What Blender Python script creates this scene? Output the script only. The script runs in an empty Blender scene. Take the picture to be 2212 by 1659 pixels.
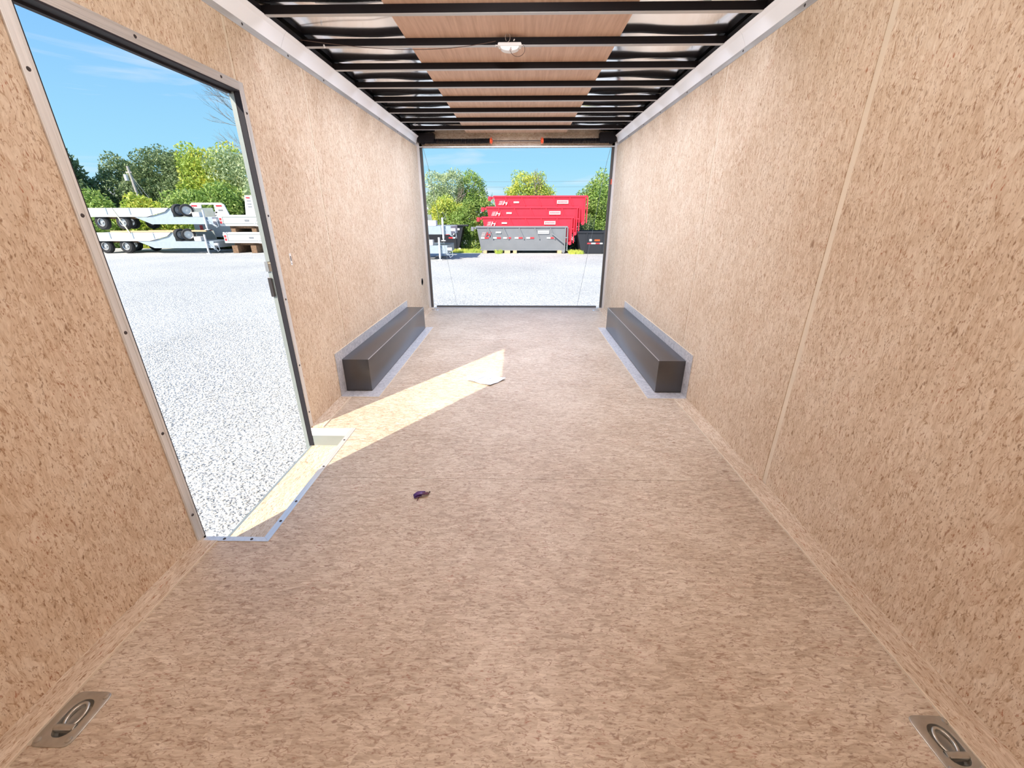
import bpy, bmesh, math, random
import numpy as np
from mathutils import Vector, Matrix

# ------------------------------------------------------------------ camera, sky, sun, exposure
SC = bpy.context.scene
COL = SC.collection
cam_d = bpy.data.cameras.new('camera')
cam = bpy.data.objects.new('camera', cam_d)
COL.objects.link(cam)
SC.camera = cam
cam_d.sensor_width = 36.0
cam_d.lens = 36.0 * 885.53 / 2212.0
cam_d.clip_start = 0.02
cam_d.clip_end = 400
P_, Y_, R_ = math.radians(-22.243), math.radians(1.032), math.radians(-0.058)
fw = Vector((-math.sin(Y_) * math.cos(P_), math.cos(Y_) * math.cos(P_), math.sin(P_)))
r0 = Vector((math.cos(Y_), math.sin(Y_), 0))
u0 = r0.cross(fw)
rt = r0 * math.cos(R_) + u0 * math.sin(R_)
up = u0 * math.cos(R_) - r0 * math.sin(R_)
M = Matrix((rt, up, -fw)).transposed().to_4x4()
M.translation = Vector((0.0443, 0, 1.1966))
cam.matrix_world = M

SC.view_settings.view_transform = 'Standard'
SC.view_settings.look = 'None'
SC.view_settings.gamma = 1.0
SC.view_settings.use_curve_mapping = False
SC.view_settings.exposure = 0.0

SUN_E = 8.2
SKY_S = 1.0
FILL_DOME_W = 23.0
FILL_STRIP_W = 14.0

sun_d = bpy.data.lights.new('sun', 'SUN')
sun_d.energy = SUN_E
sun_d.angle = math.radians(0.53)
sun_d.color = (1.0, 0.92, 0.79)
sun = bpy.data.objects.new('sun', sun_d)
COL.objects.link(sun)
sun.rotation_mode = 'QUATERNION'
sun.rotation_quaternion = Vector((1.0, 1.46, -1.448)).to_track_quat('-Z', 'Y')
sun.location = (-10, -14, 15)


class NT:
    """small node helper"""
    def __init__(s, tree):
        s.t = tree
        s.n = tree.nodes
        s.l = tree.links

    def a(s, typ, ins=None, **kw):
        n = s.n.new(typ)
        for k, v in kw.items():
            setattr(n, k, v)
        for k, v in (ins or {}).items():
            sock = n.inputs[k]
            if isinstance(v, bpy.types.NodeSocket):
                s.l.new(v, sock)
            else:
                sock.default_value = v
        return n

    def math(s, op, a, b=0.0, clamp=False):
        n = s.a('ShaderNodeMath', {0: a, 1: b}, operation=op, use_clamp=clamp)
        return n.outputs[0]

    def ramp(s, fac, stops):
        n = s.n.new('ShaderNodeValToRGB')
        s.l.new(fac, n.inputs[0])
        e = n.color_ramp.elements
        while len(e) < len(stops):
            e.new(0.5)
        for i, (p, c) in enumerate(stops):
            e[i].position = p
            e[i].color = (c[0], c[1], c[2], 1) if hasattr(c, '__len__') else (c, c, c, 1)
        return n.outputs[0]

    def mix(s, fac, a, b, blend='MIX'):
        n = s.n.new('ShaderNodeMix')
        n.data_type = 'RGBA'
        n.blend_type = blend
        for idx, v in ((0, fac), (6, a), (7, b)):
            if isinstance(v, bpy.types.NodeSocket):
                s.l.new(v, n.inputs[idx])
            elif idx == 0:
                n.inputs[0].default_value = v
            else:
                n.inputs[idx].default_value = (v[0], v[1], v[2], 1)
        return n.outputs[2]


# sky: clear blue, paler towards the horizon, thin cirrus wisps
w = bpy.data.worlds.new('sky')
SC.world = w
w.use_nodes = True
w.node_tree.nodes.clear()
T = NT(w.node_tree)
geo = T.a('ShaderNodeTexCoord')
sep = T.a('ShaderNodeSeparateXYZ', {0: geo.outputs['Generated']})
sky = T.ramp(T.math('MAXIMUM', sep.outputs[2], 0.0),
             [(0.0, (0.56, 0.88, 1.0)), (0.10, (0.38, 0.76, 1.0)), (0.28, (0.26, 0.58, 1.0)), (0.6, (0.19, 0.47, 0.96)), (1.0, (0.10, 0.32, 0.82))])
mp = T.a('ShaderNodeMapping', {'Vector': geo.outputs['Generated'], 'Scale': (1.6, 1.6, 17.0), 'Location': (0.35, 0.2, 0.1)})
nz = T.a('ShaderNodeTexNoise', {'Vector': mp.outputs[0], 'Scale': 1.7, 'Detail': 6.0, 'Roughness': 0.55, 'Distortion': 0.5})
cl = T.ramp(nz.outputs[0], [(0.53, 0.0), (0.78, 0.75)])
sky2 = T.mix(cl, sky, (0.92, 0.96, 1.0))
bg = T.a('ShaderNodeBackground', {'Color': sky2, 'Strength': SKY_S})
wo = T.a('ShaderNodeOutputWorld', {0: bg.outputs[0]})

# ------------------------------------------------------------------ mesh helpers
class MB:
    """collects boxes, bars, tubes ... into ONE mesh"""
    def __init__(s):
        s.v = []
        s.f = []
        s.mi = []

    def add(s, vs, fs, mi=0):
        b = len(s.v)
        s.v += [tuple(p) for p in vs]
        s.f += [tuple(b + i for i in f) for f in fs]
        s.mi += [mi] * len(fs)
        return s

    def box(s, x0, x1, y0, y1, z0, z1, mi=0, bev=0.0):
        if bev <= 0:
            vs = [(x, y, z) for z in (z0, z1) for y in (y0, y1) for x in (x0, x1)]
            return s.add(vs, [(0, 2, 3, 1), (4, 5, 7, 6), (0, 1, 5, 4), (2, 6, 7, 3), (0, 4, 6, 2), (1, 3, 7, 5)], mi)
        bm = bmesh.new()
        r = bmesh.ops.create_cube(bm, size=1.0)
        for v in bm.verts:
            v.co = Vector(((x0 + x1) / 2 + v.co.x * (x1 - x0), (y0 + y1) / 2 + v.co.y * (y1 - y0), (z0 + z1) / 2 + v.co.z * (z1 - z0)))
        bmesh.ops.bevel(bm, geom=bm.edges[:], offset=bev, segments=2, affect='EDGES', profile=0.5)
        bm.verts.index_update()
        s.add([v.co[:] for v in bm.verts], [[v.index for v in f.verts] for f in bm.faces], mi)
        bm.free()
        return s

    def prism(s, poly, a0, a1, axis='y', mi=0):
        """extrude a 2d polygon along an axis; poly coords are the other two axes in order"""
        def P(p, a):
            if axis == 'y':
                return (p[0], a, p[1])
            if axis == 'x':
                return (a, p[0], p[1])
            return (p[0], p[1], a)
        n = len(poly)
        vs = [P(p, a0) for p in poly] + [P(p, a1) for p in poly]
        fs = [tuple(range(n))[::-1], tuple(range(n, 2 * n))]
        fs += [(i, (i + 1) % n, n + (i + 1) % n, n + i) for i in range(n)]
        return s.add(vs, fs, mi)

    def tube(s, pts, r, n=8, mi=0, caps=True):
        pts = [Vector(p) for p in pts]
        rs = r if hasattr(r, '__len__') else [r] * len(pts)
        b = len(s.v)
        prev = None
        for i, p in enumerate(pts):
            if i == 0:
                d = pts[1] - pts[0]
            elif i == len(pts) - 1:
                d = pts[-1] - pts[-2]
            else:
                d = pts[i + 1] - pts[i - 1]
            d.normalize()
            if prev is None:
                ref = Vector((0, 0, 1)) if abs(d.z) < 0.9 else Vector((1, 0, 0))
                a = d.cross(ref).normalized()
            else:
                a = (prev - d * prev.dot(d)).normalized()
            prev = a
            c = d.cross(a)
            for k in range(n):
                t = 2 * math.pi * k / n
                s.v.append(tuple(p + (a * math.cos(t) + c * math.sin(t)) * rs[i]))
        for i in range(len(pts) - 1):
            for k in range(n):
                s.f.append((b + i * n + k, b + i * n + (k + 1) % n, b + (i + 1) * n + (k + 1) % n, b + (i + 1) * n + k))
                s.mi.append(mi)
        if caps:
            s.f.append(tuple(b + k for k in range(n))[::-1])
            e = b + (len(pts) - 1) * n
            s.f.append(tuple(e + k for k in range(n)))
            s.mi += [mi, mi]
        return s

    def bar(s, p0, p1, wd, ht, mi=0, upv=(0, 0, 1)):
        p0, p1 = Vector(p0), Vector(p1)
        d = (p1 - p0).normalized()
        upv = Vector(upv)
        if abs(d.dot(upv)) > 0.98:
            upv = Vector((0, 1, 0))
        a = d.cross(upv).normalized() * wd / 2
        c = a.cross(d).normalized() * ht / 2
        vs = []
        for p in (p0, p1):
            vs += [p - a - c, p + a - c, p + a + c, p - a + c]
        return s.add(vs, [(0, 1, 2, 3), (7, 6, 5, 4), (0, 4, 5, 1), (1, 5, 6, 2), (2, 6, 7, 3), (3, 7, 4, 0)], mi)

    def disc(s, c, ax, r, h, n=20, mi=0, r2=None):
        c = Vector(c)
        ax = Vector(ax).normalized()
        return s.tube([c, c + ax * h], [r, r if r2 is None else r2], n, mi)

    def build(s, name, mats, parent=None, smooth=False):
        me = bpy.data.meshes.new(name)
        me.from_pydata(s.v, [], s.f)
        if not isinstance(mats, (list, tuple)):
            mats = [mats]
        for m in mats:
            me.materials.append(m)
        if len(mats) > 1:
            me.polygons.foreach_set('material_index', s.mi)
        bm = bmesh.new()
        bm.from_mesh(me)
        bmesh.ops.recalc_face_normals(bm, faces=bm.faces)
        bm.to_mesh(me)
        bm.free()
        if smooth:
            me.polygons.foreach_set('use_smooth', [True] * len(me.polygons))
            me.set_sharp_from_angle(angle=math.radians(40))
        me.update()
        return link(name, me, parent)


def link(name, me, parent=None):
    o = bpy.data.objects.new(name, me)
    COL.objects.link(o)
    if parent:
        o.parent = parent
    return o


def empty(name, loc=(0, 0, 0), rz=0.0):
    o = bpy.data.objects.new(name, None)
    COL.objects.link(o)
    o.location = loc
    o.rotation_euler = (0, 0, rz)
    o.empty_display_size = 0.1
    return o


def tag(o, label=None, cat=None, group=None, kind=None):
    if label:
        o['label'] = label
    if cat:
        o['category'] = cat
    if group:
        o['group'] = group
    if kind:
        o['kind'] = kind
    return o


def children(o):
    return [c for c in list(o.children)]


def copy_tree(o, parent=None):
    c = o.copy()
    COL.objects.link(c)
    c.parent = parent
    for ch in children(o):
        copy_tree(ch, c)
    return c


def inst(src, loc, parent=None, rot=None, scale=None):
    c = src.copy()
    COL.objects.link(c)
    c.location = loc
    if rot is not None:
        c.rotation_euler = rot
    if scale is not None:
        c.scale = scale
    if parent is not None:
        c.parent = parent
    return c


def text_mesh(txt, size, extrude=0.001, shear=0.0, sx=1.0):
    cu = bpy.data.curves.new('lettering', 'FONT')
    cu.body = txt
    cu.size = size
    cu.extrude = extrude
    cu.shear = shear
    cu.resolution_u = 2
    cu.offset = size * 0.02
    o = bpy.data.objects.new('lettering', cu)
    COL.objects.link(o)
    bpy.context.view_layer.update()
    dg = bpy.context.evaluated_depsgraph_get()
    me = bpy.data.meshes.new_from_object(o.evaluated_get(dg))
    bpy.data.objects.remove(o)
    me.name = 'lettering'
    for v in me.vertices:
        v.co.x *= sx
    return me


# ------------------------------------------------------------------ materials
def mat(name, col, rough=0.5, metal=0.0, spec=0.5, bump=None, var=0.0, vscale=8.0, coat=0.0):
    m = bpy.data.materials.new(name)
    m.use_nodes = True
    t = NT(m.node_tree)
    b = m.node_tree.nodes['Principled BSDF']
    b.inputs['Roughness'].default_value = rough
    b.inputs['Metallic'].default_value = metal
    b.inputs['Specular IOR Level'].default_value = spec
    b.inputs['Coat Weight'].default_value = coat
    b.inputs['Coat Roughness'].default_value = 0.3
    tc = t.a('ShaderNodeTexCoord')
    n = t.a('ShaderNodeTexNoise', {'Vector': tc.outputs['Object'], 'Scale': vscale, 'Detail': 4.0})
    c = tuple(col)
    if var > 0:
        lo = tuple(x * (1 - var) for x in c)
        hi = tuple(min(1, x * (1 + var)) for x in c)
        t.l.new(t.ramp(n.outputs[0], [(0.3, lo), (0.7, hi)]), b.inputs['Base Color'])
    else:
        b.inputs['Base Color'].default_value = (*c, 1)
    if bump:
        n2 = t.a('ShaderNodeTexNoise', {'Vector': tc.outputs['Object'], 'Scale': bump[0], 'Detail': 3.0})
        bp = t.a('ShaderNodeBump', {'Height': n2.outputs[0], 'Strength': bump[1], 'Distance': bump[2]})
        t.l.new(bp.outputs[0], b.inputs['Normal'])
    return m


def osb(name, grain, cross, stops, fleck=(0.25, 0.13, 0.06), fleck_amt=0.85, rough=0.6, th=0.0):
    """oriented strand board: overlapping stretched flakes, long fibres and brown slivers"""
    m = bpy.data.materials.new(name)
    m.use_nodes = True
    t = NT(m.node_tree)
    b = m.node_tree.nodes['Principled BSDF']
    tc = t.a('ShaderNodeTexCoord')
    s = t.a('ShaderNodeSeparateXYZ', {0: tc.outputs['Object']})
    v = t.a('ShaderNodeCombineXYZ', {0: s.outputs[grain], 1: s.outputs[cross], 2: 0.0}).outputs[0]
    wn = t.a('ShaderNodeTexNoise', {'Vector': v, 'Scale': 14.0, 'Detail': 2.0})
    wv = t.a('ShaderNodeVectorMath', {0: wn.outputs['Color'], 1: (0.5, 0.5, 0.5)}, operation='SUBTRACT').outputs[0]
    wv = t.a('ShaderNodeVectorMath', {0: wv, 'Scale': 0.02}, operation='SCALE').outputs[0]
    v = t.a('ShaderNodeVectorMath', {0: v, 1: wv}, operation='ADD').outputs[0]

    def M_(ang, sc, off):
        return t.a('ShaderNodeMapping', {'Vector': v, 'Rotation': (0, 0, ang), 'Scale': (sc[0], sc[1], 1), 'Location': (off, off * 0.7, 0)}).outputs[0]

    def vor(ang, sc, off):
        n = t.a('ShaderNodeTexVoronoi', {'Vector': M_(ang, sc, off), 'Scale': 1.0}, voronoi_dimensions='2D', distance='MANHATTAN')
        q = t.a('ShaderNodeSeparateColor', {0: n.outputs['Color']})
        return q.outputs[0], q.outputs[1]

    a0, a1 = vor(0.12, (22, 70), 3.1)
    b0, b1 = vor(-0.5, (26, 76), 7.7)
    c0, c1 = vor(0.95, (28, 80), 1.3)
    sel = t.math('GREATER_THAN', a1, 0.52)
    f = t.a('ShaderNodeMix', {0: sel, 2: a0, 3: b0}).outputs[0]
    sel2 = t.math('GREATER_THAN', b1, 0.72)
    f = t.a('ShaderNodeMix', {0: sel2, 2: f, 3: c0}).outputs[0]
    fib = t.a('ShaderNodeTexNoise', {'Vector': M_(0.05, (26, 210), 2.0), 'Scale': 1.0, 'Detail': 4.0, 'Roughness': 0.6}).outputs[0]
    fib2 = t.a('ShaderNodeTexNoise', {'Vector': M_(-0.3, (34, 170), 5.0), 'Scale': 1.0, 'Detail': 3.0, 'Roughness': 0.6}).outputs[0]
    big = t.a('ShaderNodeTexNoise', {'Vector': v, 'Scale': 2.2, 'Detail': 3.0}).outputs[0]
    k = t.math('ADD', t.math('MULTIPLY', f, 0.20), t.math('MULTIPLY', fib, 0.44))
    k = t.math('ADD', k, t.math('MULTIPLY', fib2, 0.42))
    k = t.math('ADD', k, t.math('MULTIPLY', t.math('SUBTRACT', big, 0.5), 0.35))
    col = t.ramp(k, stops)
    # brown slivers in three directions
    fl = None
    for i, (ang, sc, lo) in enumerate(((0.1, (42, 120), 0.60), (-0.5, (48, 130), 0.615), (0.8, (52, 125), 0.63), (0.0, (16, 48), 0.66), (-0.25, (80, 200), 0.62))):
        n = t.a('ShaderNodeTexNoise', {'Vector': M_(ang, sc, 11.0 + 3.7 * i), 'Scale': 1.0, 'Detail': 2.5, 'Roughness': 0.55}).outputs[0]
        g = t.math('MULTIPLY', t.math('SUBTRACT', n, lo + th), 11.0, clamp=True)
        cn = t.a('ShaderNodeTexNoise', {'Vector': v, 'Scale': 5.0 + 2 * i, 'Detail': 2.0}).outputs[0]
        g = t.math('MULTIPLY', g, t.math('MULTIPLY', t.math('SUBTRACT', cn, 0.36), 7.0, clamp=True))
        fl = g if fl is None else t.math('MAXIMUM', fl, g)
    # thin curved fibre edges
    ed = None
    for i, (ang, sc, wd) in enumerate(((0.15, (9, 30), 0.016), (-0.6, (12, 26), 0.014), (0.9, (13, 30), 0.013), (0.0, (20, 60), 0.022))):
        n = t.a('ShaderNodeTexNoise', {'Vector': M_(ang, sc, 31.0 + 5.3 * i), 'Scale': 1.0, 'Detail': 2.0, 'Roughness': 0.6, 'Distortion': 0.3}).outputs[0]
        q = t.math('SUBTRACT', 1.0, t.math('DIVIDE', t.math('ABSOLUTE', t.math('SUBTRACT', n, 0.5)), wd), clamp=True)
        mk = t.a('ShaderNodeTexNoise', {'Vector': M_(ang, (sc[0] * 2.2, sc[1] * 1.3), 51.0 + 4.1 * i), 'Scale': 1.0, 'Detail': 1.0}).outputs[0]
        q = t.math('MULTIPLY', q, t.math('MULTIPLY', t.math('SUBTRACT', mk, 0.53), 12.0, clamp=True))
        ed = q if ed is None else t.math('MAXIMUM', ed, q)
    red = t.a('ShaderNodeTexNoise', {'Vector': v, 'Scale': 9.0, 'Detail': 1.0}).outputs[0]
    fcol = t.mix(t.math('MULTIPLY', t.math('SUBTRACT', red, 0.5), 5.0, clamp=True), fleck, (fleck[0] * 1.5, fleck[1] * 0.95, fleck[2] * 0.8))
    col = t.mix(t.math('MULTIPLY', fl, fleck_amt), col, fcol)
    col = t.mix(t.math('MULTIPLY', ed, 0.8), col, (fleck[0] * 1.3, fleck[1] * 1.35, fleck[2] * 1.3))
    t.l.new(col, b.inputs['Base Color'])
    b.inputs['Roughness'].default_value = rough
    h = t.math('SUBTRACT', t.math('ADD', t.math('MULTIPLY', f, 0.6), fib), fl)
    bp = t.a('ShaderNodeBump', {'Height': h, 'Strength': 0.35, 'Distance': 0.0010})
    t.l.new(bp.outputs[0], b.inputs['Normal'])
    return m


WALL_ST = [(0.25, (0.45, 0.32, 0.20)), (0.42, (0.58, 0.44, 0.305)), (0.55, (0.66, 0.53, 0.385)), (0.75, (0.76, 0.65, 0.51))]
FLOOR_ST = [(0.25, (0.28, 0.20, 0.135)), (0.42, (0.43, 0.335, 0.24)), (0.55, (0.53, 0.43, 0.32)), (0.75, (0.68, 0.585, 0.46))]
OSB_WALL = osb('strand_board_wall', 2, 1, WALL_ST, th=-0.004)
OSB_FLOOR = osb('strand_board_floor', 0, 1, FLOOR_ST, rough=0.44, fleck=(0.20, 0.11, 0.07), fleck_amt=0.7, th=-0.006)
STRIP_ST = [(a[0], tuple((p + q) / 2 for p, q in zip(a[1], b[1]))) for a, b in zip(WALL_ST, FLOOR_ST)]
OSB_STRIP = osb('strand_board_strip', 1, 0, STRIP_ST, th=0.0)
OSB_STEP = osb('strand_board_step', 1, 0, WALL_ST, th=0.0)
OSB_HEAD = osb('strand_board_header', 0, 2, FLOOR_ST)
BACKING = mat('smooth_edge_wood', (0.70, 0.60, 0.46), 0.45, var=0.06)
FLOOR_EDGE = mat('cut_edge_wood', (0.22, 0.14, 0.08), 0.8)
PLY = None


def grainy(name, lo, hi, axis_scale, rough=0.5, metal=0.0, bumpd=0.0005, scale=1.0):
    m = bpy.data.materials.new(name)
    m.use_nodes = True
    t = NT(m.node_tree)
    b = m.node_tree.nodes['Principled BSDF']
    tc = t.a('ShaderNodeTexCoord')
    mp = t.a('ShaderNodeMapping', {'Vector': tc.outputs['Object'], 'Scale': axis_scale})
    n = t.a('ShaderNodeTexNoise', {'Vector': mp.outputs[0], 'Scale': scale, 'Detail': 5.0, 'Roughness': 0.6})
    t.l.new(t.ramp(n.outputs[0], [(0.3, lo), (0.7, hi)]), b.inputs['Base Color'])
    b.inputs['Roughness'].default_value = rough
    b.inputs['Metallic'].default_value = metal
    bp = t.a('ShaderNodeBump', {'Height': n.outputs[0], 'Strength': 0.4, 'Distance': bumpd})
    t.l.new(bp.outputs[0], b.inputs['Normal'])
    return m


PLY = grainy('lauan_plywood', (0.55, 0.35, 0.24), (0.72, 0.51, 0.38), (60, 3, 60), 0.55)
ALU = grainy('brushed_aluminium', (0.66, 0.65, 0.63), (0.80, 0.79, 0.77), (80, 80, 3), 0.38, 0.5, 0.0002)
ALU_Y = grainy('brushed_aluminium_long', (0.66, 0.65, 0.63), (0.82, 0.81, 0.79), (80, 2, 80), 0.33, 0.6, 0.0002)
ROOF = mat('mill_finish_roof_sheet', (0.88, 0.91, 0.95), 0.10, 1.0)
COVE = mat('white_cove_metal', (0.93, 0.955, 0.98), 0.30, 0.0, bump=(3.0, 0.2, 0.002))
BLACK = mat('black_bow_paint', (0.005, 0.003, 0.004), 0.6, spec=0.25)
BOWBOT = mat('bow_flange_lit_tone', (0.50, 0.50, 0.49), 0.4, 0.3)  # light on the black bow's lower face, put into the colour
SEAL = mat('black_rubber_seal', (0.012, 0.010, 0.016), 0.75, bump=(260, 0.5, 0.001))
BOXM = mat('black_satin_wheel_box', (0.020, 0.018, 0.021), 0.34, spec=1.0, coat=0.5)
BOXEDGE = mat('pale_box_edge', (0.42, 0.42, 0.45), 0.3, 0.5)
GALV = None


def galv():
    m = bpy.data.materials.new('galvanised_flashing')
    m.use_nodes = True
    t = NT(m.node_tree)
    b = m.node_tree.nodes['Principled BSDF']
    tc = t.a('ShaderNodeTexCoord')
    v = t.a('ShaderNodeTexVoronoi', {'Vector': tc.outputs['Object'], 'Scale': 70.0})
    s = t.a('ShaderNodeSeparateColor', {0: v.outputs['Color']})
    t.l.new(t.ramp(s.outputs[0], [(0.0, (0.50, 0.49, 0.49)), (1.0, (0.68, 0.66, 0.65))]), b.inputs['Base Color'])
    t.l.new(t.ramp(s.outputs[1], [(0.0, 0.34), (1.0, 0.5)]), b.inputs['Roughness'])
    b.inputs['Metallic'].default_value = 0.35
    return m


GALV = galv()
STEEL = mat('zinc_plated_steel', (0.50, 0.49, 0.45), 0.32, 0.9, bump=(60, 0.15, 0.001), var=0.1, vscale=40)
SCREW = mat('screw_steel', (0.45, 0.43, 0.42), 0.35, 0.9)
SCREWD = mat('dark_screw', (0.07, 0.06, 0.06), 0.4, 0.6)
JAMBD = mat('dark_bronze_jamb', (0.10, 0.09, 0.08), 0.45, 0.3)
WHITE = mat('white_powder_coat', (0.70, 0.70, 0.70), 0.45, var=0.04)
WHITEP = mat('white_plastic', (0.82, 0.81, 0.78), 0.3)
ORANGE = mat('orange_plastic', (0.85, 0.10, 0.02), 0.5)
WIRE = mat('brown_wire', (0.08, 0.045, 0.03), 0.5)
GREYW = mat('grey_wire', (0.42, 0.36, 0.32), 0.5)
CABLE = mat('steel_cable', (0.35, 0.37, 0.38), 0.4, 0.8)
PAPER = mat('white_paper', (0.72, 0.77, 0.86), 0.55)
INK = mat('grey_ink', (0.16, 0.18, 0.26), 0.7)
PURPLE = mat('purple_scrap', (0.09, 0.03, 0.15), 0.35)
RUST = mat('dark_red_scrap', (0.10, 0.02, 0.03), 0.5)
RED = mat('red_steel_paint', (0.82, 0.03, 0.06), 0.42, var=0.07, vscale=2)
GREYP = mat('grey_steel_paint', (0.22, 0.23, 0.25), 0.45, var=0.06, vscale=2)
BLACKP = mat('black_steel_paint', (0.025, 0.026, 0.032), 0.4)
REDTAPE = mat('red_reflector', (0.75, 0.05, 0.06), 0.35)
WHTAPE = mat('white_reflector', (0.85, 0.85, 0.84), 0.35)
PINK = mat('pale_decal', (0.85, 0.62, 0.60), 0.5)
TIRE = mat('tyre_rubber', (0.022, 0.022, 0.024), 0.75)
RIM = mat('silver_wheel', (0.62, 0.62, 0.62), 0.35, 0.7)
ALUT = mat('trailer_aluminium', (0.42, 0.48, 0.54), 0.42, 0.35, var=0.05)
ALUG = mat('dull_aluminium_plate', (0.30, 0.33, 0.32), 0.45, 0.35, var=0.1, vscale=3)
TIMBER = grainy('raw_timber', (0.50, 0.33, 0.18), (0.68, 0.50, 0.31), (3, 40, 40), 0.8)
RUSTY = mat('rusty_brown', (0.20, 0.12, 0.07), 0.8, var=0.3, vscale=12)
BARK = mat('grey_bark', (0.22, 0.18, 0.15), 0.9, var=0.3, vscale=10)
POLEM = mat('weathered_pole', (0.42, 0.39, 0.36), 0.8, var=0.15)
SHINGLE = mat('pale_roof_shingle', (0.50, 0.50, 0.52), 0.8, var=0.1, vscale=20)
SIDING = mat('white_siding', (0.75, 0.75, 0.74), 0.6)
INNER = mat('skin_white', (0.70, 0.70, 0.70), 0.5)


def leafmat(name, stops):
    m = bpy.data.materials.new(name)
    m.use_nodes = True
    t = NT(m.node_tree)
    b = m.node_tree.nodes['Principled BSDF']
    g = t.a('ShaderNodeNewGeometry')
    tc = t.a('ShaderNodeTexCoord')
    n = t.a('ShaderNodeTexNoise', {'Vector': tc.outputs['Object'], 'Scale': 0.9, 'Detail': 2.0}).outputs[0]
    k = t.math('ADD', t.math('MULTIPLY', g.outputs['Random Per Island'], 0.5), t.math('MULTIPLY', t.math('SUBTRACT', n, 0.25), 1.0))
    c = t.ramp(k, stops)
    t.l.new(c, b.inputs['Base Color'])
    b.inputs['Roughness'].default_value = 0.6
    tr = t.a('ShaderNodeBsdfTranslucent', {'Color': c})
    mx = t.a('ShaderNodeMixShader', {0: 0.3, 1: b.outputs[0], 2: tr.outputs[0]})
    t.l.new(mx.outputs[0], m.node_tree.nodes['Material Output'].inputs[0])
    return m


LF_DARK = leafmat('dark_green_leaf', [(0.2, (0.12, 0.17, 0.07)), (0.6, (0.23, 0.31, 0.13)), (0.9, (0.38, 0.44, 0.23))])
LF_MID = leafmat('mid_green_leaf', [(0.2, (0.14, 0.25, 0.05)), (0.55, (0.32, 0.46, 0.10)), (0.9, (0.55, 0.62, 0.22))])
LF_YEL = leafmat('yellow_green_leaf', [(0.2, (0.28, 0.40, 0.06)), (0.55, (0.52, 0.62, 0.12)), (0.9, (0.80, 0.68, 0.12))])
LF_PALE = leafmat('pale_green_leaf', [(0.2, (0.28, 0.36, 0.18)), (0.55, (0.46, 0.55, 0.30)), (0.9, (0.66, 0.70, 0.45))])


def gravel_mat():
    m = bpy.data.materials.new('limestone_gravel')
    m.use_nodes = True
    t = NT(m.node_tree)
    b = m.node_tree.nodes['Principled BSDF']
    tc = t.a('ShaderNodeTexCoord')
    wn = t.a('ShaderNodeTexNoise', {'Vector': tc.outputs['Object'], 'Scale': 30.0, 'Detail': 1.0})
    wv = t.a('ShaderNodeVectorMath', {0: wn.outputs['Color'], 'Scale': 0.03}, operation='SCALE').outputs[0]
    v = t.a('ShaderNodeVectorMath', {0: tc.outputs['Object'], 1: wv}, operation='ADD').outputs[0]
    v1 = t.a('ShaderNodeTexVoronoi', {'Vector': v, 'Scale': 34.0})
    v2 = t.a('ShaderNodeTexVoronoi', {'Vector': v, 'Scale': 75.0})
    s = t.a('ShaderNodeSeparateColor', {0: v1.outputs['Color']})
    big = t.a('ShaderNodeTexNoise', {'Vector': tc.outputs['Object'], 'Scale': 0.35, 'Detail': 4.0}).outputs[0]
    k = t.math('ADD', t.math('MULTIPLY', s.outputs[0], 0.55), t.math('MULTIPLY', big, 0.5))
    col = t.ramp(k, [(0.2, (0.37, 0.36, 0.35)), (0.5, (0.54, 0.53, 0.51)), (0.8, (0.68, 0.665, 0.63))])
    t.l.new(col, b.inputs['Base Color'])
    b.inputs['Roughness'].default_value = 0.9
    h = t.math('ADD', t.math('SUBTRACT', 1.0, v1.outputs['Distance']), t.math('MULTIPLY', t.math('SUBTRACT', 1.0, v2.outputs['Distance']), 0.4))
    bp = t.a('ShaderNodeBump', {'Height': h, 'Strength': 0.9, 'Distance': 0.018})
    t.l.new(bp.outputs[0], b.inputs['Normal'])
    return m


GRAVEL = gravel_mat()
STONE = mat('loose_limestone', (0.62, 0.61, 0.58), 0.9, var=0.12, vscale=3)

# ------------------------------------------------------------------ trailer shell
W = 1.23
YR = 5.75
YF = -1.6
ZT = 2.0


def cells(x0, x1, y0, y1, holes):
    xs = sorted({x0, x1} | {min(max(h[i], x0), x1) for h in holes for i in (0, 1)})
    ys = sorted({y0, y1} | {min(max(h[i], y0), y1) for h in holes for i in (2, 3)})
    for i in range(len(xs) - 1):
        for j in range(len(ys) - 1):
            cx, cy = (xs[i] + xs[i + 1]) / 2, (ys[j] + ys[j + 1]) / 2
            if not any(h[0] < cx < h[1] and h[2] < cy < h[3] for h in holes):
                yield xs[i], xs[i + 1], ys[j], ys[j + 1]


WELL = (-1.24, -0.957, 1.272, 2.197)
RINGS = [(-1.098, 0.632), (1.098, 0.612)]
RH = [(x - 0.033, x + 0.033, y - 0.045, y + 0.045) for x, y in RINGS]
HOLES = [WELL] + RH
# sub floor
mb = MB()
for c in cells(-1.27, 1.27, YF, YR, [(-1.28, WELL[1], WELL[2], WELL[3])] + RH):
    mb.box(*c, -0.05, -0.018)
floor = mb.build('floor', FLOOR_EDGE)
tag(floor, kind='structure')
seams = [YF, -0.75, 0.47, 1.69, 2.925, 4.15, 5.37, YR]
for a, b_ in zip(seams[:-1], seams[1:]):
    mb = MB()
    for c in cells(-W, W, a + 0.001, b_ - 0.001, HOLES):
        mb.box(*c, -0.018, 0.0)
    mb.build('floor_panel', OSB_FLOOR, floor)

# edge strips along the walls (thin board with a pale cut edge)
def strip(x0, x1, y0, y1, inner):
    m_ = MB()
    m_.box(x0, x1, y0, y1, 0.0, 0.006)
    ie = x1 if inner > 0 else x0
    m_.box(min(ie, ie + inner * 0.003), max(ie, ie + inner * 0.003), y0, y1, 0.0, 0.0068, 1)
    return m_


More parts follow.
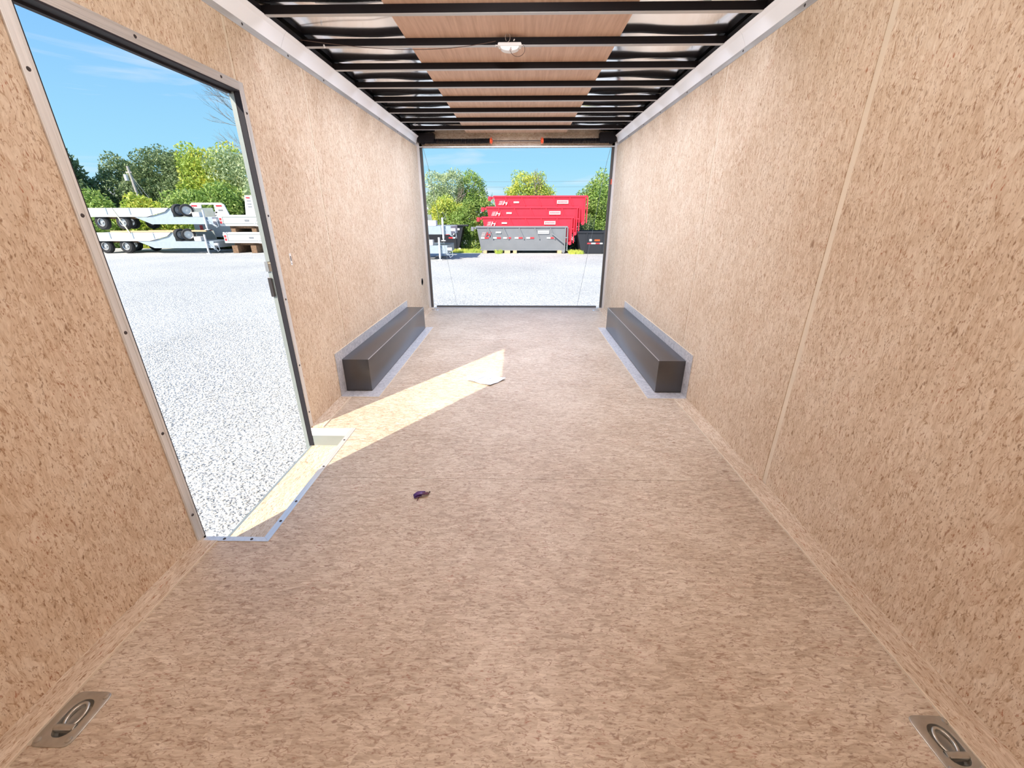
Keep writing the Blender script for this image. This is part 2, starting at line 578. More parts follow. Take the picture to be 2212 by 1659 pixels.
bl = strip(-W, -1.153, YF, 1.252, 1).build('baseboard_left', [OSB_STRIP, BACKING])
tag(bl, kind='structure')
strip(-W, -1.153, 2.205, 2.655, 1).build('edge_board', [OSB_STRIP, BACKING], bl)
strip(-W, -1.153, 4.645, YR, 1).build('edge_board', [OSB_STRIP, BACKING], bl)
br = strip(1.142, W, YF, 2.655, -1).build('baseboard_right', [OSB_STRIP, BACKING])
tag(br, kind='structure')
strip(1.142, W, 4.645, YR, -1).build('edge_board', [OSB_STRIP, BACKING], br)

# walls : backing + individual strand board panels
DY0, DY1, DZ = 1.285, 2.195, 1.725
XI, XO = 1.2325, 1.27
mb = MB()
for c in cells(YF, YR, -0.05, 2.15, [(DY0, DY1, -0.3, DZ)]):
    mb.box(-XO, -XI, c[0], c[1], c[2], c[3])
wl = mb.build('wall_left', BACKING)
tag(wl, kind='structure')
wr = MB().box(XI, XO, YF, YR, -0.05, 2.15).build('wall_right', BACKING)
tag(wr, kind='structure')
wf = MB().box(-XO, XO, YF - 0.08, YF, -0.05, 2.15).build('wall_front', OSB_WALL)
tag(wf, kind='structure')
g = 0.005
for (y0, y1, z0, z1) in [(YF, -0.745, 0, 2.005), (-0.735, 0.475, 0, 2.005), (0.485, DY0, 0, 2.005), (DY0, 2.180, DZ, 2.005), (2.199, 2.874, 0, 2.005),
                         (2.890, 4.095, 0, 2.005), (4.105, 5.315, 0, 2.005), (5.325, YR, 0, 2.005)]:
    MB().box(-XI, -W, y0, y1, z0, z1, bev=0.0008).build('wall_panel', OSB_WALL, wl)
for (y0, y1) in [(YF, 0.465), (0.478, 1.662), (1.692, 2.868), (2.884, 4.097), (4.108, 5.318), (5.328, YR)]:
    MB().box(W, XI, y0, y1, 0, 2.005, bev=0.0008).build('wall_panel', OSB_WALL, wr)
# exterior skin of the side walls
for s, wo_ in ((-1, wl), (1, wr)):
    mb = MB()
    for c in cells(YF, YR, -0.2, 2.2, [(DY0, DY1, -0.3, DZ)] if s < 0 else []):
        mb.box(min(s * XO, s * 1.274), max(s * XO, s * 1.274), c[0], c[1], c[2], c[3])
    mb.build('outer_skin', INNER, wo_)

# ------------------------------------------------------------------ coves
SCR = MB().disc((0, 0, 0), (1, 0, 0), 0.006, 0.0025, 10, r2=0.004)
screw_src = SCR.build('screw', SCREWD)
SCRD = MB().disc((0, 0, 0), (1, 0, 0), 0.006, 0.0025, 10, r2=0.004)
screw_dark = SCRD.build('screw', SCREWD)


def cove(side, segs, screws, name):
    s = side
    first = None
    for (y0, y1) in segs:
        prof = [(1.2285, 2.000), (1.2295, 2.000), (1.2295, 2.021), (1.226, 2.024), (1.197, 2.076), (1.182, 2.090), (1.182, 2.0935), (1.199, 2.0800), (1.2300, 2.026)]
        poly = [(s * x, z) for x, z in prof]
        m_ = MB().prism(poly, y0 + 0.0014, y1 - 0.0014, 'y')
        if first is None:
            first = m_.build(name, COVE)
            tag(first, kind='structure')
        else:
            m_.build('cove_panel', COVE, first)
    MB().box(min(s * 1.2297, s * 1.2275), max(s * 1.2297, s * 1.2275), YF, YR - 0.01, 1.994, 2.0225).build('wall_flange', ALU_Y, first)
    for y in screws:
        inst(screw_dark, (s * 1.2275, y, 2.010), first, (0, 0, 0 if s < 0 else math.pi))
    return first


cove(-1, [(YF, 2.66), (2.66, 4.30), (4.30, 5.72)], [1.8, 2.33, 2.73, 3.17, 3.75, 4.3, 4.9, 5.4], 'trim_1')
cove(1, [(YF, 2.69), (2.69, 4.95), (4.95, 5.72)], [2.2, 2.71, 3.1, 3.5, 4.1, 4.6, 5.2], 'trim_2')

# ------------------------------------------------------------------ ceiling
nx, ny = 84, 220
xs = np.linspace(-1.25, 1.25, nx)
ys = np.linspace(YF, 5.80, ny)
vs, fs = [], []
ZB, BH, BT = 2.09, 0.036, 0.026
for j, y in enumerate(ys):
    for i, x in enumerate(xs):
        bay = (y - 2.461) / 0.4015
        amp = 0.5 - 0.5 * math.cos(2 * math.pi * (bay + 0.0))
        ph = math.sin(1.7 * math.floor(bay) + 0.8)
        k = min(1, max(0, (abs(x) - 0.55) / 0.2))
        z = ZB + BH + 0.010 + k * (0.0035 * math.sin(7.0 * x + 2.1 * ph + y * 0.9) + 0.002 * amp * math.sin(11 * x + y * 2.3))
        vs.append((x, y, z))
for j in range(ny - 1):
    for i in range(nx - 1):
        a = j * nx + i
        fs.append((a, a + nx, a + nx + 1, a + 1))
me = bpy.data.meshes.new('ceiling')
me.from_pydata(vs, [], fs)
me.materials.append(ROOF)
me.polygons.foreach_set('use_smooth', [True] * len(me.polygons))
ceiling = link('ceiling', me)
tag(ceiling, kind='structure')
for s in (-1, 1):
    MB().box(min(s * 1.192, s * 1.231), max(s * 1.192, s * 1.231), YF, 5.78, 2.0945, 2.1255).build('top_rail', BLACK, ceiling)
MB().box(-1.274, 1.274, YF - 0.08, 5.83, 2.16, 2.18).build('roof_top', INNER, ceiling)
MB().box(-0.605, 0.598, YF, 5.70, ZB + BH + 0.0003, ZB + BH + 0.0055).build('plywood_centre_sheet', PLY, ceiling)
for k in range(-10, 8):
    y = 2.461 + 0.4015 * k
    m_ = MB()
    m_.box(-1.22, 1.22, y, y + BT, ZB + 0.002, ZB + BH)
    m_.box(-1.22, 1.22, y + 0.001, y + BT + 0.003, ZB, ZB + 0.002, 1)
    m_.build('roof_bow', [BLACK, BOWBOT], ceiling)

# ------------------------------------------------------------------ rear opening (door_1) and side doorway (door_2)
mb = MB()
for s in (-1, 1):
    mb.box(min(s * 1.232, s * 1.203), max(s * 1.232, s * 1.203), 5.752, 5.785, 0.0, 2.05)
door1 = mb.build('door_1', ALU)
tag(door1, kind='structure')
for s in (-1, 1):
    MB().box(min(s * 1.28, s * 1.205), max(s * 1.28, s * 1.205), 5.787, 5.90, -0.15, 2.15).build('jamb', JAMBD, door1)
    MB().box(min(s * 1.205, s * 1.176), max(s * 1.205, s * 1.176), 5.80, 5.83, -0.0, 2.03).build('jamb_lip', JAMBD, door1)
MB().box(-1.204, 1.204, 5.80, 5.88, 1.990, 2.145).build('header_board', OSB_HEAD, door1)
MB().box(-1.204, 1.204, 5.785, 5.7995, 1.988, 1.998).build('header_edge', ALU, door1)
MB().box(-1.13, 1.13, 5.80, 5.84, -0.035, 0.020).build('threshold', JAMBD, door1)
MB().box(-1.203, 1.203, 5.752, 5.80, -0.035, -0.001).build('sill_plate', ALU, door1)
inst(MB().box(-0.004, 0.004, -0.006, 0.006, -0.03, 0.03).build('marker_reflector', ORANGE, door1), (1.198, 5.79, 1.60))
for s in (-1, 1):
    MB().box(min(s * 1.202, s * 1.00), max(s * 1.202, s * 1.00), 5.68, 5.782, 2.03, 2.125).build('spring_bracket', BLACK, door1)

# torsion springs for the ramp door
sp = empty('ramp_spring_shaft', (0, 5.72, 2.045))
tag(sp, 'black counterbalance spring shaft with orange cones along the rear header', 'spring shaft')
MB().tube([(-1.19, 0, 0), (1.19, 0, 0)], 0.0045, 10).build('shaft', SCREWD, sp, True)
for s in (-1, 1):
    pts = []
    n = 640
    for i in range(n + 1):
        t_ = i / n
        a = t_ * 2 * math.pi * 46
        sag = 0.004 * math.sin(math.pi * t_)
        pts.append((s * (0.325 + 0.80 * t_), 0.0225 * math.cos(a), 0.0225 * math.sin(a) - sag))
    MB().tube(pts, 0.0075, 5).build('coil_spring', BLACK, sp, True)
    MB().tube([(s * 0.292, 0, 0), (s * 0.300, 0, 0), (s * 0.301, 0, 0), (s * 0.325, 0, 0)], [0.018, 0.020, 0.030, 0.026], 16).build('orange_cone', ORANGE, sp, True)
    MB().tube([(s * 1.125, 0, 0), (s * 1.13, 0, 0), (s * 1.16, 0, 0), (s * 1.165, 0, 0)], [0.036, 0.038, 0.038, 0.036], 20).build('cable_drum', BLACK, sp, True)
    for k in range(3):
        a = k * 2.1
        MB().box(s * 0.306 - 0.005, s * 0.306 + 0.005, math.cos(a) * 0.033 - 0.005, math.cos(a) * 0.033 + 0.005, math.sin(a) * 0.033 - 0.007, math.sin(a) * 0.033 + 0.007).build('set_screw', ORANGE, sp)

# ramp let down behind the trailer, its cables
ramp = empty('ramp_door', (0, 5.90, -0.02))
tag(ramp, 'ramp door folded down from the rear sill to the gravel', 'ramp')
m_ = MB().prism([(0.0, 0.0), (1.98, -0.53), (1.98, -0.57), (0.0, -0.05)], -1.18, 1.18, 'x')
m_.build('ramp_board', OSB_HEAD, ramp)
MB().prism([(1.985, -0.53), (2.5, -0.575), (2.5, -0.585), (1.985, -0.575)], -1.15, 1.15, 'x').build('ramp_flap', ALU, ramp)
for s in (-1, 1):
    c_ = MB().tube([(s * 1.155, 5.74, 2.0), (s * 1.150, 5.95, 1.82), (s * 1.13, 7.82, -0.50)], 0.0022, 6).build('ramp_cable', CABLE)
    tag(c_, 'thin steel cable beside the %s jamb running down to the ramp' % ('left' if s < 0 else 'right'), 'cable')

# side doorway: trim, seals, step well
TX0, TX1 = -1.2298, -1.2255
prof_w = 0.036
mb = MB()
mb.box(TX0, TX1, DY0 - prof_w, DY0, 0.0, DZ + prof_w)
mb.box(TX1, TX1 + 0.0012, DY0 - prof_w + 0.004, DY0 - prof_w + 0.008, 0.0, DZ + prof_w)
mb.box(TX1, TX1 + 0.0012, DY0 - 0.010, DY0 - 0.006, 0.0, DZ + 0.006)
door2 = mb.build('door_2', ALU)
tag(door2, kind='structure')
mb = MB().box(TX0, TX1, DY1, DY1 + prof_w, 0.0, DZ + prof_w)
mb.box(TX1, TX1 + 0.0012, DY1 + 0.006, DY1 + 0.010, 0.0, DZ + 0.006)
mb.build('frame_post', ALU, door2)
mb = MB().box(TX0, TX1, DY0 + 0.0003, DY1 - 0.0003, DZ, DZ + prof_w)
for zz in (0.006, 0.012, 0.028):
    mb.box(TX1, TX1 + 0.0012, DY0, DY1, DZ + zz, DZ + zz + 0.003)
mb.build('frame_head', ALU_Y, door2)
# seal lining
MB().box(-1.270, TX1 - 0.0005, DY0 + 0.0004, DY0 + 0.004, -0.12, DZ).build('rubber_seal', SEAL, door2)
MB().box(-1.275, -1.258, DY0 + 0.004, DY0 + 0.026, -0.12, DZ).build('rubber_seal', SEAL, door2)
MB().box(-1.252, TX1 - 0.0005, DY1 - 0.004, DY1 - 0.0004, -0.12, DZ).build('rubber_seal', SEAL, door2)
mb = MB().box(-1.2735, -1.2525, DY1 - 0.006, DY1 - 0.0004, -0.16, 0.93)
mb.box(-1.2735, -1.2525, DY1 - 0.006, DY1 - 0.0004, 0.98, DZ)
mb.build('outer_jamb', ALUG, door2)
MB().box(-1.27, TX1 - 0.0005, DY0 + 0.004, DY1 - 0.004, DZ - 0.006, DZ - 0.0004).build('rubber_seal', SEAL, door2)
MB().box(-1.279, -1.262, DY0 + 0.026, DY1 - 0.010, DZ - 0.014, DZ - 0.006).build('rubber_seal', SEAL, door2)
mb = MB().box(-1.279, -1.260, DY1 - 0.016, DY1 - 0.010, 0.80, 0.90, bev=0.002)
mb.build('latch_keeper', SCREWD, door2)
MB().box(-1.279, -1.262, DY1 - 0.014, DY1 - 0.010, 0.93, 0.98).build('latch_slot', SCREW, door2)
for z in (0.12, 0.48, 0.85, 1.20, 1.55, 1.72):
    inst(screw_src, (TX1, DY0 - 0.020, z), door2)
for z in (0.10, 0.40, 0.78, 1.20, 1.64):
    inst(screw_src, (TX1, DY1 + 0.020, z), door2)
for y in (1.32, 1.66, 2.08):
    inst(screw_src, (TX1, y, DZ + 0.021), door2)
# step well
mb = MB().box(-1.236, WELL[1], WELL[2], WELL[3], -0.14, -0.12)
mb.build('step_board', OSB_STEP, door2)
MB().box(-1.248, -1.237, WELL[2], WELL[3], -0.16, -0.1195).build('outer_sill', ALUG, door2)
mb = MB().box(-1.224, WELL[1], WELL[3] - 0.005, WELL[3] - 0.0005, -0.050, -0.0008, 0)
mb.box(-1.224, WELL[1], WELL[3] - 0.003, WELL[3] - 0.0005, -0.12, -0.0505, 1)
mb.build('step_riser', [WHITE, ALUG], door2)
MB().box(-1.232, WELL[1], WELL[2] - 0.004, WELL[2], -0.12, -0.001).build('step_riser', ALU, door2)
MB().box(WELL[1], WELL[1] + 0.004, WELL[2], WELL[3], -0.12, -0.001).build('step_riser', ALU, door2)
MB().prism([(-0.976, 2.197), (-0.948, 2.197), (-0.948, 1.253), (-0.976, 1.277)], 0.0, 0.003, 'z').build('step_edge_trim', ALU_Y, door2)
MB().prism([(-0.9765, 1.277), (-0.9485, 1.253), (-1.212, 1.253), (-1.212, 1.277)], 0.0, 0.003, 'z').build('step_edge_trim', ALU, door2)
up_s = MB().disc((0, 0, 0), (0, 0, 1), 0.006, 0.0025, 10, r2=0.004).build('screw', SCREWD)
for (x, y) in [(-1.13, 1.264), (-1.02, 1.264), (-0.961, 1.37), (-0.961, 1.50), (-0.961, 1.78), (-0.961, 2.05)]:
    inst(up_s, (x, y, 0.003), door2)
for o_ in (up_s, screw_src, screw_dark):
    bpy.data.objects.remove(o_)
# small hardware on the left wall
lp = MB().box(-1.23, -1.2275, 2.343, 2.362, 0.945, 1.008, bev=0.001)
lp.box(-1.2275, -1.2268, 2.349, 2.356, 0.968, 0.994, 1)
lp.box(-1.2275, -1.2268, 2.350, 2.355, 0.952, 0.957, 1)
o = lp.build('latch_plate', [WHITEP, SCREWD])
tag(o, 'small pale latch plate with two holes on the left wall beside the side door', 'latch plate')
vp = empty('vent_plug', (-1.23, 5.455, 0.405))
tag(vp, 'round dark drain vent on the left wall near the rear opening', 'vent')
MB().tube([(0.0002, 0, 0), (0.004, 0, 0), (0.004, 0, 0), (0.0015, 0, 0)], [0.046, 0.044, 0.036, 0.034], 28).build('vent_ring', JAMBD, vp, True)
mb = MB().disc((0.001, 0, 0), (1, 0, 0), 0.034, 0.001, 24)
for k in range(-3, 4):
    hw = math.sqrt(0.032 ** 2 - (k * 0.008) ** 2)
    mb.box(0.002, 0.0035, -hw, hw, k * 0.008 - 0.0015, k * 0.008 + 0.0015)
mb.build('vent_grille', SCREWD, vp)

# ------------------------------------------------------------------ wheel boxes
def wheel_box(s):
    root = empty('wheel_well_box', (s * 1.23, 2.77, 0))
    a, b_ = (lambda x: (min(x, 0), max(x, 0)))(-s * 0.192)
    L_ = 1.84
    H_ = 0.247
    mb = MB().box(a, b_, 0, L_, 0.004, H_, bev=0.004)
    mb.build('box_body', BOXM, root, True)
    ex = -s * 0.192
    MB().bar((ex + s * 0.0012, 0.004, H_ - 0.0012), (ex + s * 0.0012, L_ - 0.004, H_ - 0.0012), 0.004, 0.004).build('pale_edge', BOXEDGE, root)  # paler line along the upper inner edge of the box
    # flashing on the floor and wall
    fx = -s * 0.275
    mb = MB()
    mb.box(min(fx, ex), max(fx, ex), -0.11, L_ + 0.05, 0.0004, 0.0035)
    mb.box(min(ex, 0), max(ex, 0), -0.11, -0.001, 0.0004, 0.0035)
    mb.build('floor_flashing', GALV, root)
    mb = MB()
    x0, x1 = sorted((-s * 0.0005, -s * 0.0035))
    mb.box(x0, x1, -0.10, L_ + 0.02, H_ + 0.0005, 0.318)
    mb.box(x0, x1, -0.10, -0.001, 0.0036, H_ + 0.0005)
    mb.build('wall_flashing', GALV, root)
    e = MB()
    e.box(*sorted((-s * 0.0005, -s * 0.0045)), -0.10, L_ + 0.02, 0.318, 0.321)
    e.box(*sorted((fx, fx - s * 0.003)), -0.11, L_ + 0.05, 0.0, 0.0045)
    e.box(*sorted((fx, 0)), -0.113, -0.11, 0.0, 0.0045)
    e.build('flashing_edge', BACKING, root)
    return root


o = wheel_box(-1)
tag(o, 'long black wheel well box along the left wall beyond the side door', 'wheel box', 'wheel well boxes')
o = wheel_box(1)
tag(o, 'long black wheel well box along the right wall', 'wheel box', 'wheel well boxes')

# ------------------------------------------------------------------ recessed tie-down rings
def dring(x, y, flip):
    root = empty('tie_down_ring', (x, y, 0), math.pi if flip else 0)
    n = 48
    A, B = 0.050, 0.063
    loops = []
    def sup(a, b, p, z):
        r = []
        for k in range(n):
            t_ = 2 * math.pi * k / n
            c, s_ = math.cos(t_), math.sin(t_)
            r.append((a * math.copysign(abs(c) ** (2 / p), c), b * math.copysign(abs(s_) ** (2 / p), s_), z))
        return r
    loops = [sup(A, B, 7, 0.0), sup(A, B, 7, 0.0022), sup(A * 0.97, B * 0.975, 7, 0.0032), sup(0.031, 0.046, 2.6, 0.0038), sup(0.029, 0.044, 2.5, 0.003),
             sup(0.026, 0.040, 2.4, -0.006), sup(0.023, 0.036, 2.3, -0.014), sup(0.012, 0.02, 2.0, -0.016)]
    vs = [p for l in loops for p in l] + [(0, 0, -0.016)]
    fs = []
    for i in range(len(loops) - 1):
        for k in range(n):
            fs.append((i * n + k, i * n + (k + 1) % n, (i + 1) * n + (k + 1) % n, (i + 1) * n + k))
    e = (len(loops) - 1) * n
    fs += [(e + k, e + (k + 1) % n, len(vs) - 1) for k in range(n)]
    MB().add(vs, fs).build('pan', STEEL, root, True)
    pts = []
    for k in range(33):
        t_ = math.radians(-60 + 300 * k / 32)
        pts.append((0.0185 * math.cos(t_), 0.007 + 0.027 * math.sin(t_), 0.000 + 0.003 * math.sin(t_)))
    MB().tube(pts, 0.0042, 10).build('ring', STEEL, root, True)
    mb = MB()
    mb.tube([(-0.026, -0.021, 0.0005), (0.026, -0.021, 0.0005)], 0.0075, 14)
    mb.box(-0.022, 0.022, -0.030, -0.017, -0.008, 0.006, bev=0.002)
    mb.build('hinge_bar', STEEL, root, True)
    for (a, b2) in ((0.039, 0.050), (0.037, -0.048), (-0.038, -0.050)):
        MB().tube([(a, b2, 0.003), (a, b2, 0.0055), (a, b2, 0.0068)], [0.0075, 0.0065, 0.003], 14).build('bolt', STEEL, root, True)
    return root


o = dring(*RINGS[0], False)
tag(o, 'recessed steel tie-down ring in the floor in the left front corner', 'tie-down ring', 'floor tie-down rings')
o = dring(*RINGS[1], False)
tag(o, 'recessed steel tie-down ring in the floor near the right wall in the foreground', 'tie-down ring', 'floor tie-down rings')


def small_ring(x, y, side):
    root = empty('anchor_plate', (x, y, 0))
    MB().box(-0.055, 0.055, -0.035, 0.035, 0.0, 0.004, bev=0.0015).build('plate', ALU, root)
    pts = [(0.03 * math.cos(t_ / 12 * math.pi), -0.012 - 0.016 * math.sin(t_ / 12 * math.pi), 0.009) for t_ in range(13)]
    MB().tube(pts, 0.004, 8).build('bail', STEEL, root, True)
    MB().tube([(-0.036, -0.010, 0.009), (0.036, -0.010, 0.009)], 0.005, 8).build('pin', STEEL, root, True)
    return root


tag(small_ring(-1.125, 5.60, -1), 'small flat metal anchor on the floor at the left end of the rear sill', 'anchor', 'rear floor anchors')
tag(small_ring(1.105, 5.60, 1), 'small flat metal anchor on the floor at the right end of the rear sill', 'anchor', 'rear floor anchors')

# ------------------------------------------------------------------ dome lamp and added fill lamps
def dome(x, y, lit):
    root = empty('dome_lamp', (x, y, ZB))
    mb = MB()
    mb.prism([(-0.062, 0), (0.062, 0), (0.066, -0.006), (0.062, -0.014), (-0.062, -0.014), (-0.066, -0.006)], -0.026, 0.030, 'y')
    mb.build('lamp_base', WHITEP, root)
    prof = []
    for k in range(13):
        a = math.pi * k / 12
        prof.append((0.052 * math.cos(a), -0.014 - 0.022 * math.sin(a) ** 0.8))
    MB().prism(prof, -0.020, 0.024, 'y').build('lens', WHITEP, root, True)
    for s in (-1, 1):
        MB().box(s * 0.072 - 0.008, s * 0.072 + 0.008, -0.010, 0.012, -0.010, -0.006).build('mounting_ear', WHITEP, root)
        MB().disc((s * 0.072, 0.0, -0.0105), (0, 0, -1), 0.004, 0.002, 10).build('screw', SCREW, root)
    return root


d1 = dome(-0.018, 2.845, False)
tag(d1, 'small white dome lamp with loose wires on the second roof bow', 'lamp')
pts = [(-0.01 + 0.013 * math.sin(t_), -0.03, -0.002 + 0.022 - 0.020 * math.cos(t_)) for t_ in [k / 14 * 5.6 for k in range(15)]]
MB().tube([(p[0] + 0.0, p[1], p[2]) for p in pts], 0.0013, 6).build('wire_loop', GREYW, d1, True)
pts = []
for k in range(23):
    a = math.radians(-200 + 245 * k / 22)
    pts.append((0.045 + 0.040 * math.cos(a), -0.028, -0.034 + 0.032 * math.sin(a)))
MB().tube(pts, 0.0014, 6).build('wire_loop', WIRE, d1, True)
MB().tube([(0.001, -0.028, -0.040), (0.008, -0.028, -0.030)], 0.0045, 8).build('wire_nut', GREYW, d1, True)
MB().tube([(0.022, -0.028, 0.006), (0.028, -0.028, 0.012)], 0.003, 8).build('wire_nut', WHITEP, d1, True)

cw = []
for k in range(41):
    t_ = k / 40
    x = -1.185 + t_ * 1.09
    z = 2.107 + (2.094 - 2.107) * t_ - 0.040 * 4 * t_ * (1 - t_) * (0.75 + 0.5 * t_)
    cw.append((x, 2.815, z))
o = MB().tube(cw, 0.0016, 6).build('lamp_wire', WIRE, None, True)
tag(o, 'thin dark wire sagging from the left cove to the dome lamp', 'wire')
o = MB().tube([(-1.065, 2.84, 2.092), (-1.062, 2.84, 2.078)], [0.004, 0.006], 8).build('wire_clip', WHITEP, None, True)
tag(o, 'tiny white clip hanging under the second roof bow at its left end', 'clip')

for (x, y) in ((0, 1.665), (0, 0.06), (0, -1.14)):  # extra domes out of view, added to brighten the interior
    d = dome(x, y, True)
    ld = bpy.data.lights.new('fill_dome_light', 'POINT')
    ld.shadow_soft_size = 0.05
    ld.energy = FILL_DOME_W
    ld.color = (1.0, 0.96, 0.97)
    lo = bpy.data.objects.new('fill_dome_light', ld)
    COL.objects.link(lo)
    lo.parent = d
    lo.location = (0, 0, -0.10)
    tag(d, 'added white dome fill lamp on the ceiling over the front floor' if y > 1 else ('added white dome fill lamp on the ceiling above the camera' if y > 0 else 'added white dome fill lamp by the front wall'), 'lamp')

for k in range(0, 8):  # unseen strips added to brighten the rear half, hidden by the bows
    y = 2.461 + 0.4015 * k + BT + 0.004
    st_ = empty('fill_strip_lamp', (0, y, ZB + 0.012))
    MB().box(-0.95, 0.95, 0.0, 0.022, 0.002, 0.016).build('housing', WHITEP, st_)
    ld = bpy.data.lights.new('fill_strip_light', 'AREA')
    ld.shape = 'RECTANGLE'
    ld.size = 1.85
    ld.size_y = 0.018
    ld.energy = FILL_STRIP_W
    ld.color = (0.74, 0.80, 1.0)
    lo = bpy.data.objects.new('fill_strip_light', ld)
    COL.objects.link(lo)
    lo.parent = st_
    lo.location = (0, 0.011, 0.001)
    tag(st_, 'added slim fill strip hidden behind the %s roof bow in view' % ['first', 'second', 'third', 'fourth', 'fifth', 'sixth', 'seventh', 'eighth'][k], 'lamp', 'added fill strips behind the roof bows')

# ------------------------------------------------------------------ things on the floor
pc = [Vector((-0.365, 2.985)), Vector((-0.225, 3.135)), Vector((-0.058, 3.012)), Vector((-0.175, 2.878))]
n = 14
vs, fs = [], []
random.seed(4)
for j in range(n + 1):
    for i in range(n + 1):
        u, v_ = i / n, j / n
        p = pc[0] * (1 - u) * (1 - v_) + pc[1] * u * (1 - v_) + pc[2] * u * v_ + pc[3] * (1 - u) * v_
        z = 0.003 + 0.007 * abs(math.sin(3.1 * u + 4.2 * v_ + 0.6)) + 0.006 * (u * v_) ** 2 + random.uniform(0, 0.0015)
        vs.append((p.x, p.y, z))
for j in range(n):
    for i in range(n):
        a = j * (n + 1) + i
        fs.append((a, a + 1, a + n + 2, a + n + 1))
paper = empty('paper_sheet', (0, 0, 0))
tag(paper, 'crumpled white printed sheet of paper on the floor at the sunlit patch', 'paper')
ps = MB().add(vs, fs).build('sheet', PAPER, paper, True)
so = ps.modifiers.new('thick', 'SOLIDIFY')
so.thickness = 0.0006
def onp(u, v_):
    i, j = min(n - 1, int(u * n)), min(n - 1, int(v_ * n))
    a = j * (n + 1) + i
    fu, fv = u * n - i, v_ * n - j
    p = [Vector(vs[q]) for q in (a, a + 1, a + n + 2, a + n + 1)]
    return p[0] * (1 - fu) * (1 - fv) + p[1] * fu * (1 - fv) + p[2] * fu * fv + p[3] * (1 - fu) * fv + Vector((0, 0, 0.0012))
ink = MB()
for r_, (u0_, u1_) in enumerate([(0.1, 0.6), (0.1, 0.8), (0.1, 0.7), (0.15, 0.85), (0.4, 0.85), (0.1, 0.85), (0.1, 0.5)]):
    v0_ = 0.12 + r_ * 0.11
    q = [onp(u0_, v0_), onp((u0_ + u1_) / 2, v0_), onp(u1_, v0_)]
    w_ = 0.008 if r_ in (1, 4) else 0.0035
    for a, b_ in zip(q[:-1], q[1:]):
        ink.bar(a, b_, w_, 0.0004)
ink.build('print_lines', INK, paper)
ringp = [onp(0.5 + 0.13 * math.cos(k / 20 * 2 * math.pi), 0.5 + 0.13 * math.sin(k / 20 * 2 * math.pi)) for k in range(21)]
MB().tube(ringp, 0.001, 5).build('print_seal', INK, paper)

lf = empty('dried_scrap', (-0.405, 1.548, 0.0))
tag(lf, 'small curled dark purple scrap lying on the open floor', 'scrap')
def ribbon(pts, wd, m, name):
    mb_ = MB()
    pts = [Vector(p) for p in pts]
    vs_, fs_ = [], []
    for i, p in enumerate(pts):
        d_ = (pts[min(i + 1, len(pts) - 1)] - pts[max(i - 1, 0)]).normalized()
        sd = d_.cross(Vector((0.2, 0.1, 1))).normalized() * wd * (0.5 + 0.5 * math.sin(math.pi * (i + 0.5) / len(pts)))
        up_ = Vector((0, 0, wd * 0.5))
        vs_ += [p - sd + up_, p, p + sd + up_ * 0.7]
    for i in range(len(pts) - 1):
        for k in (0, 1):
            fs_.append((i * 3 + k, i * 3 + k + 1, i * 3 + 3 + k + 1, i * 3 + 3 + k))
    ob = mb_.add(vs_, fs_).build(name, m, lf, True)
    so_ = ob.modifiers.new('thick', 'SOLIDIFY')
    so_.thickness = 0.0012
ribbon([(-0.024, -0.006, 0.002), (-0.012, 0.002, 0.008), (0.002, 0.004, 0.009), (0.016, 0.012, 0.005)], 0.010, PURPLE, 'blade')
ribbon([(-0.004, 0.004, 0.004), (0.008, 0.000, 0.010), (0.020, 0.004, 0.008), (0.026, 0.016, 0.003)], 0.007, RUST, 'blade')
ribbon([(-0.022, -0.012, 0.002), (-0.010, -0.006, 0.006), (0.004, -0.002, 0.006)], 0.007, PURPLE, 'blade')
MB().tube([(-0.002, 0.0, 0.005), (-0.006, -0.014, 0.003), (-0.008, -0.030, 0.002)], [0.0022, 0.0018, 0.001], 6).build('stem', RUST, lf, True)
MB().tube([(0.024, 0.010, 0.004), (0.028, 0.026, 0.002)], [0.0018, 0.003], 6).build('stem', WIRE, lf, True)

lf.scale = (1.25, 1.25, 1.25)

# ------------------------------------------------------------------ outside: ground
GZ = -0.6
gr = MB().box(-120, 120, -60, 120, GZ - 0.3, GZ).build('ground', GRAVEL)
tag(gr, kind='structure')
# loose stones on the gravel beside the side door
rng = np.random.default_rng(5)
NS = 15000
def stones(n_, xr, yr, smin, smax, name, label):
    ico = [(0, 0, 1), (0.9, 0, 0.1), (0.28, 0.85, 0.0), (-0.72, 0.53, 0.15), (-0.72, -0.53, -0.05), (0.28, -0.85, 0.1), (0, 0, -0.8)]
    icf = [(0, 1, 2), (0, 2, 3), (0, 3, 4), (0, 4, 5), (0, 5, 1), (6, 2, 1), (6, 3, 2), (6, 4, 3), (6, 5, 4), (6, 1, 5)]
    base = np.array(ico)
    cx = rng.uniform(*xr, n_); cy = rng.uniform(*yr, n_)
    s = rng.uniform(smin, smax, n_)
    a = rng.uniform(0, 6.28, n_)
    V = base[None] * (rng.uniform(0.7, 1.25, (n_, 7, 1)))
    V = V * np.stack([s, s * rng.uniform(0.6, 1, n_), s * rng.uniform(0.45, 0.8, n_)], 1)[:, None, :]
    ca, sa = np.cos(a)[:, None], np.sin(a)[:, None]
    X = V[..., 0] * ca - V[..., 1] * sa + cx[:, None]
    Y = V[..., 0] * sa + V[..., 1] * ca + cy[:, None]
    Z = V[..., 2] + GZ + s[:, None] * 0.35
    vv = np.stack([X, Y, Z], -1).reshape(-1, 3)
    ff = (np.array(icf)[None] + (np.arange(n_) * 7)[:, None, None]).reshape(-1, 3)
    me_ = bpy.data.meshes.new(name)
    me_.from_pydata(vv.tolist(), [], ff.tolist())
    me_.materials.append(STONE)
    ob = link(name, me_)
    tag(ob, label, 'gravel', kind='stuff')
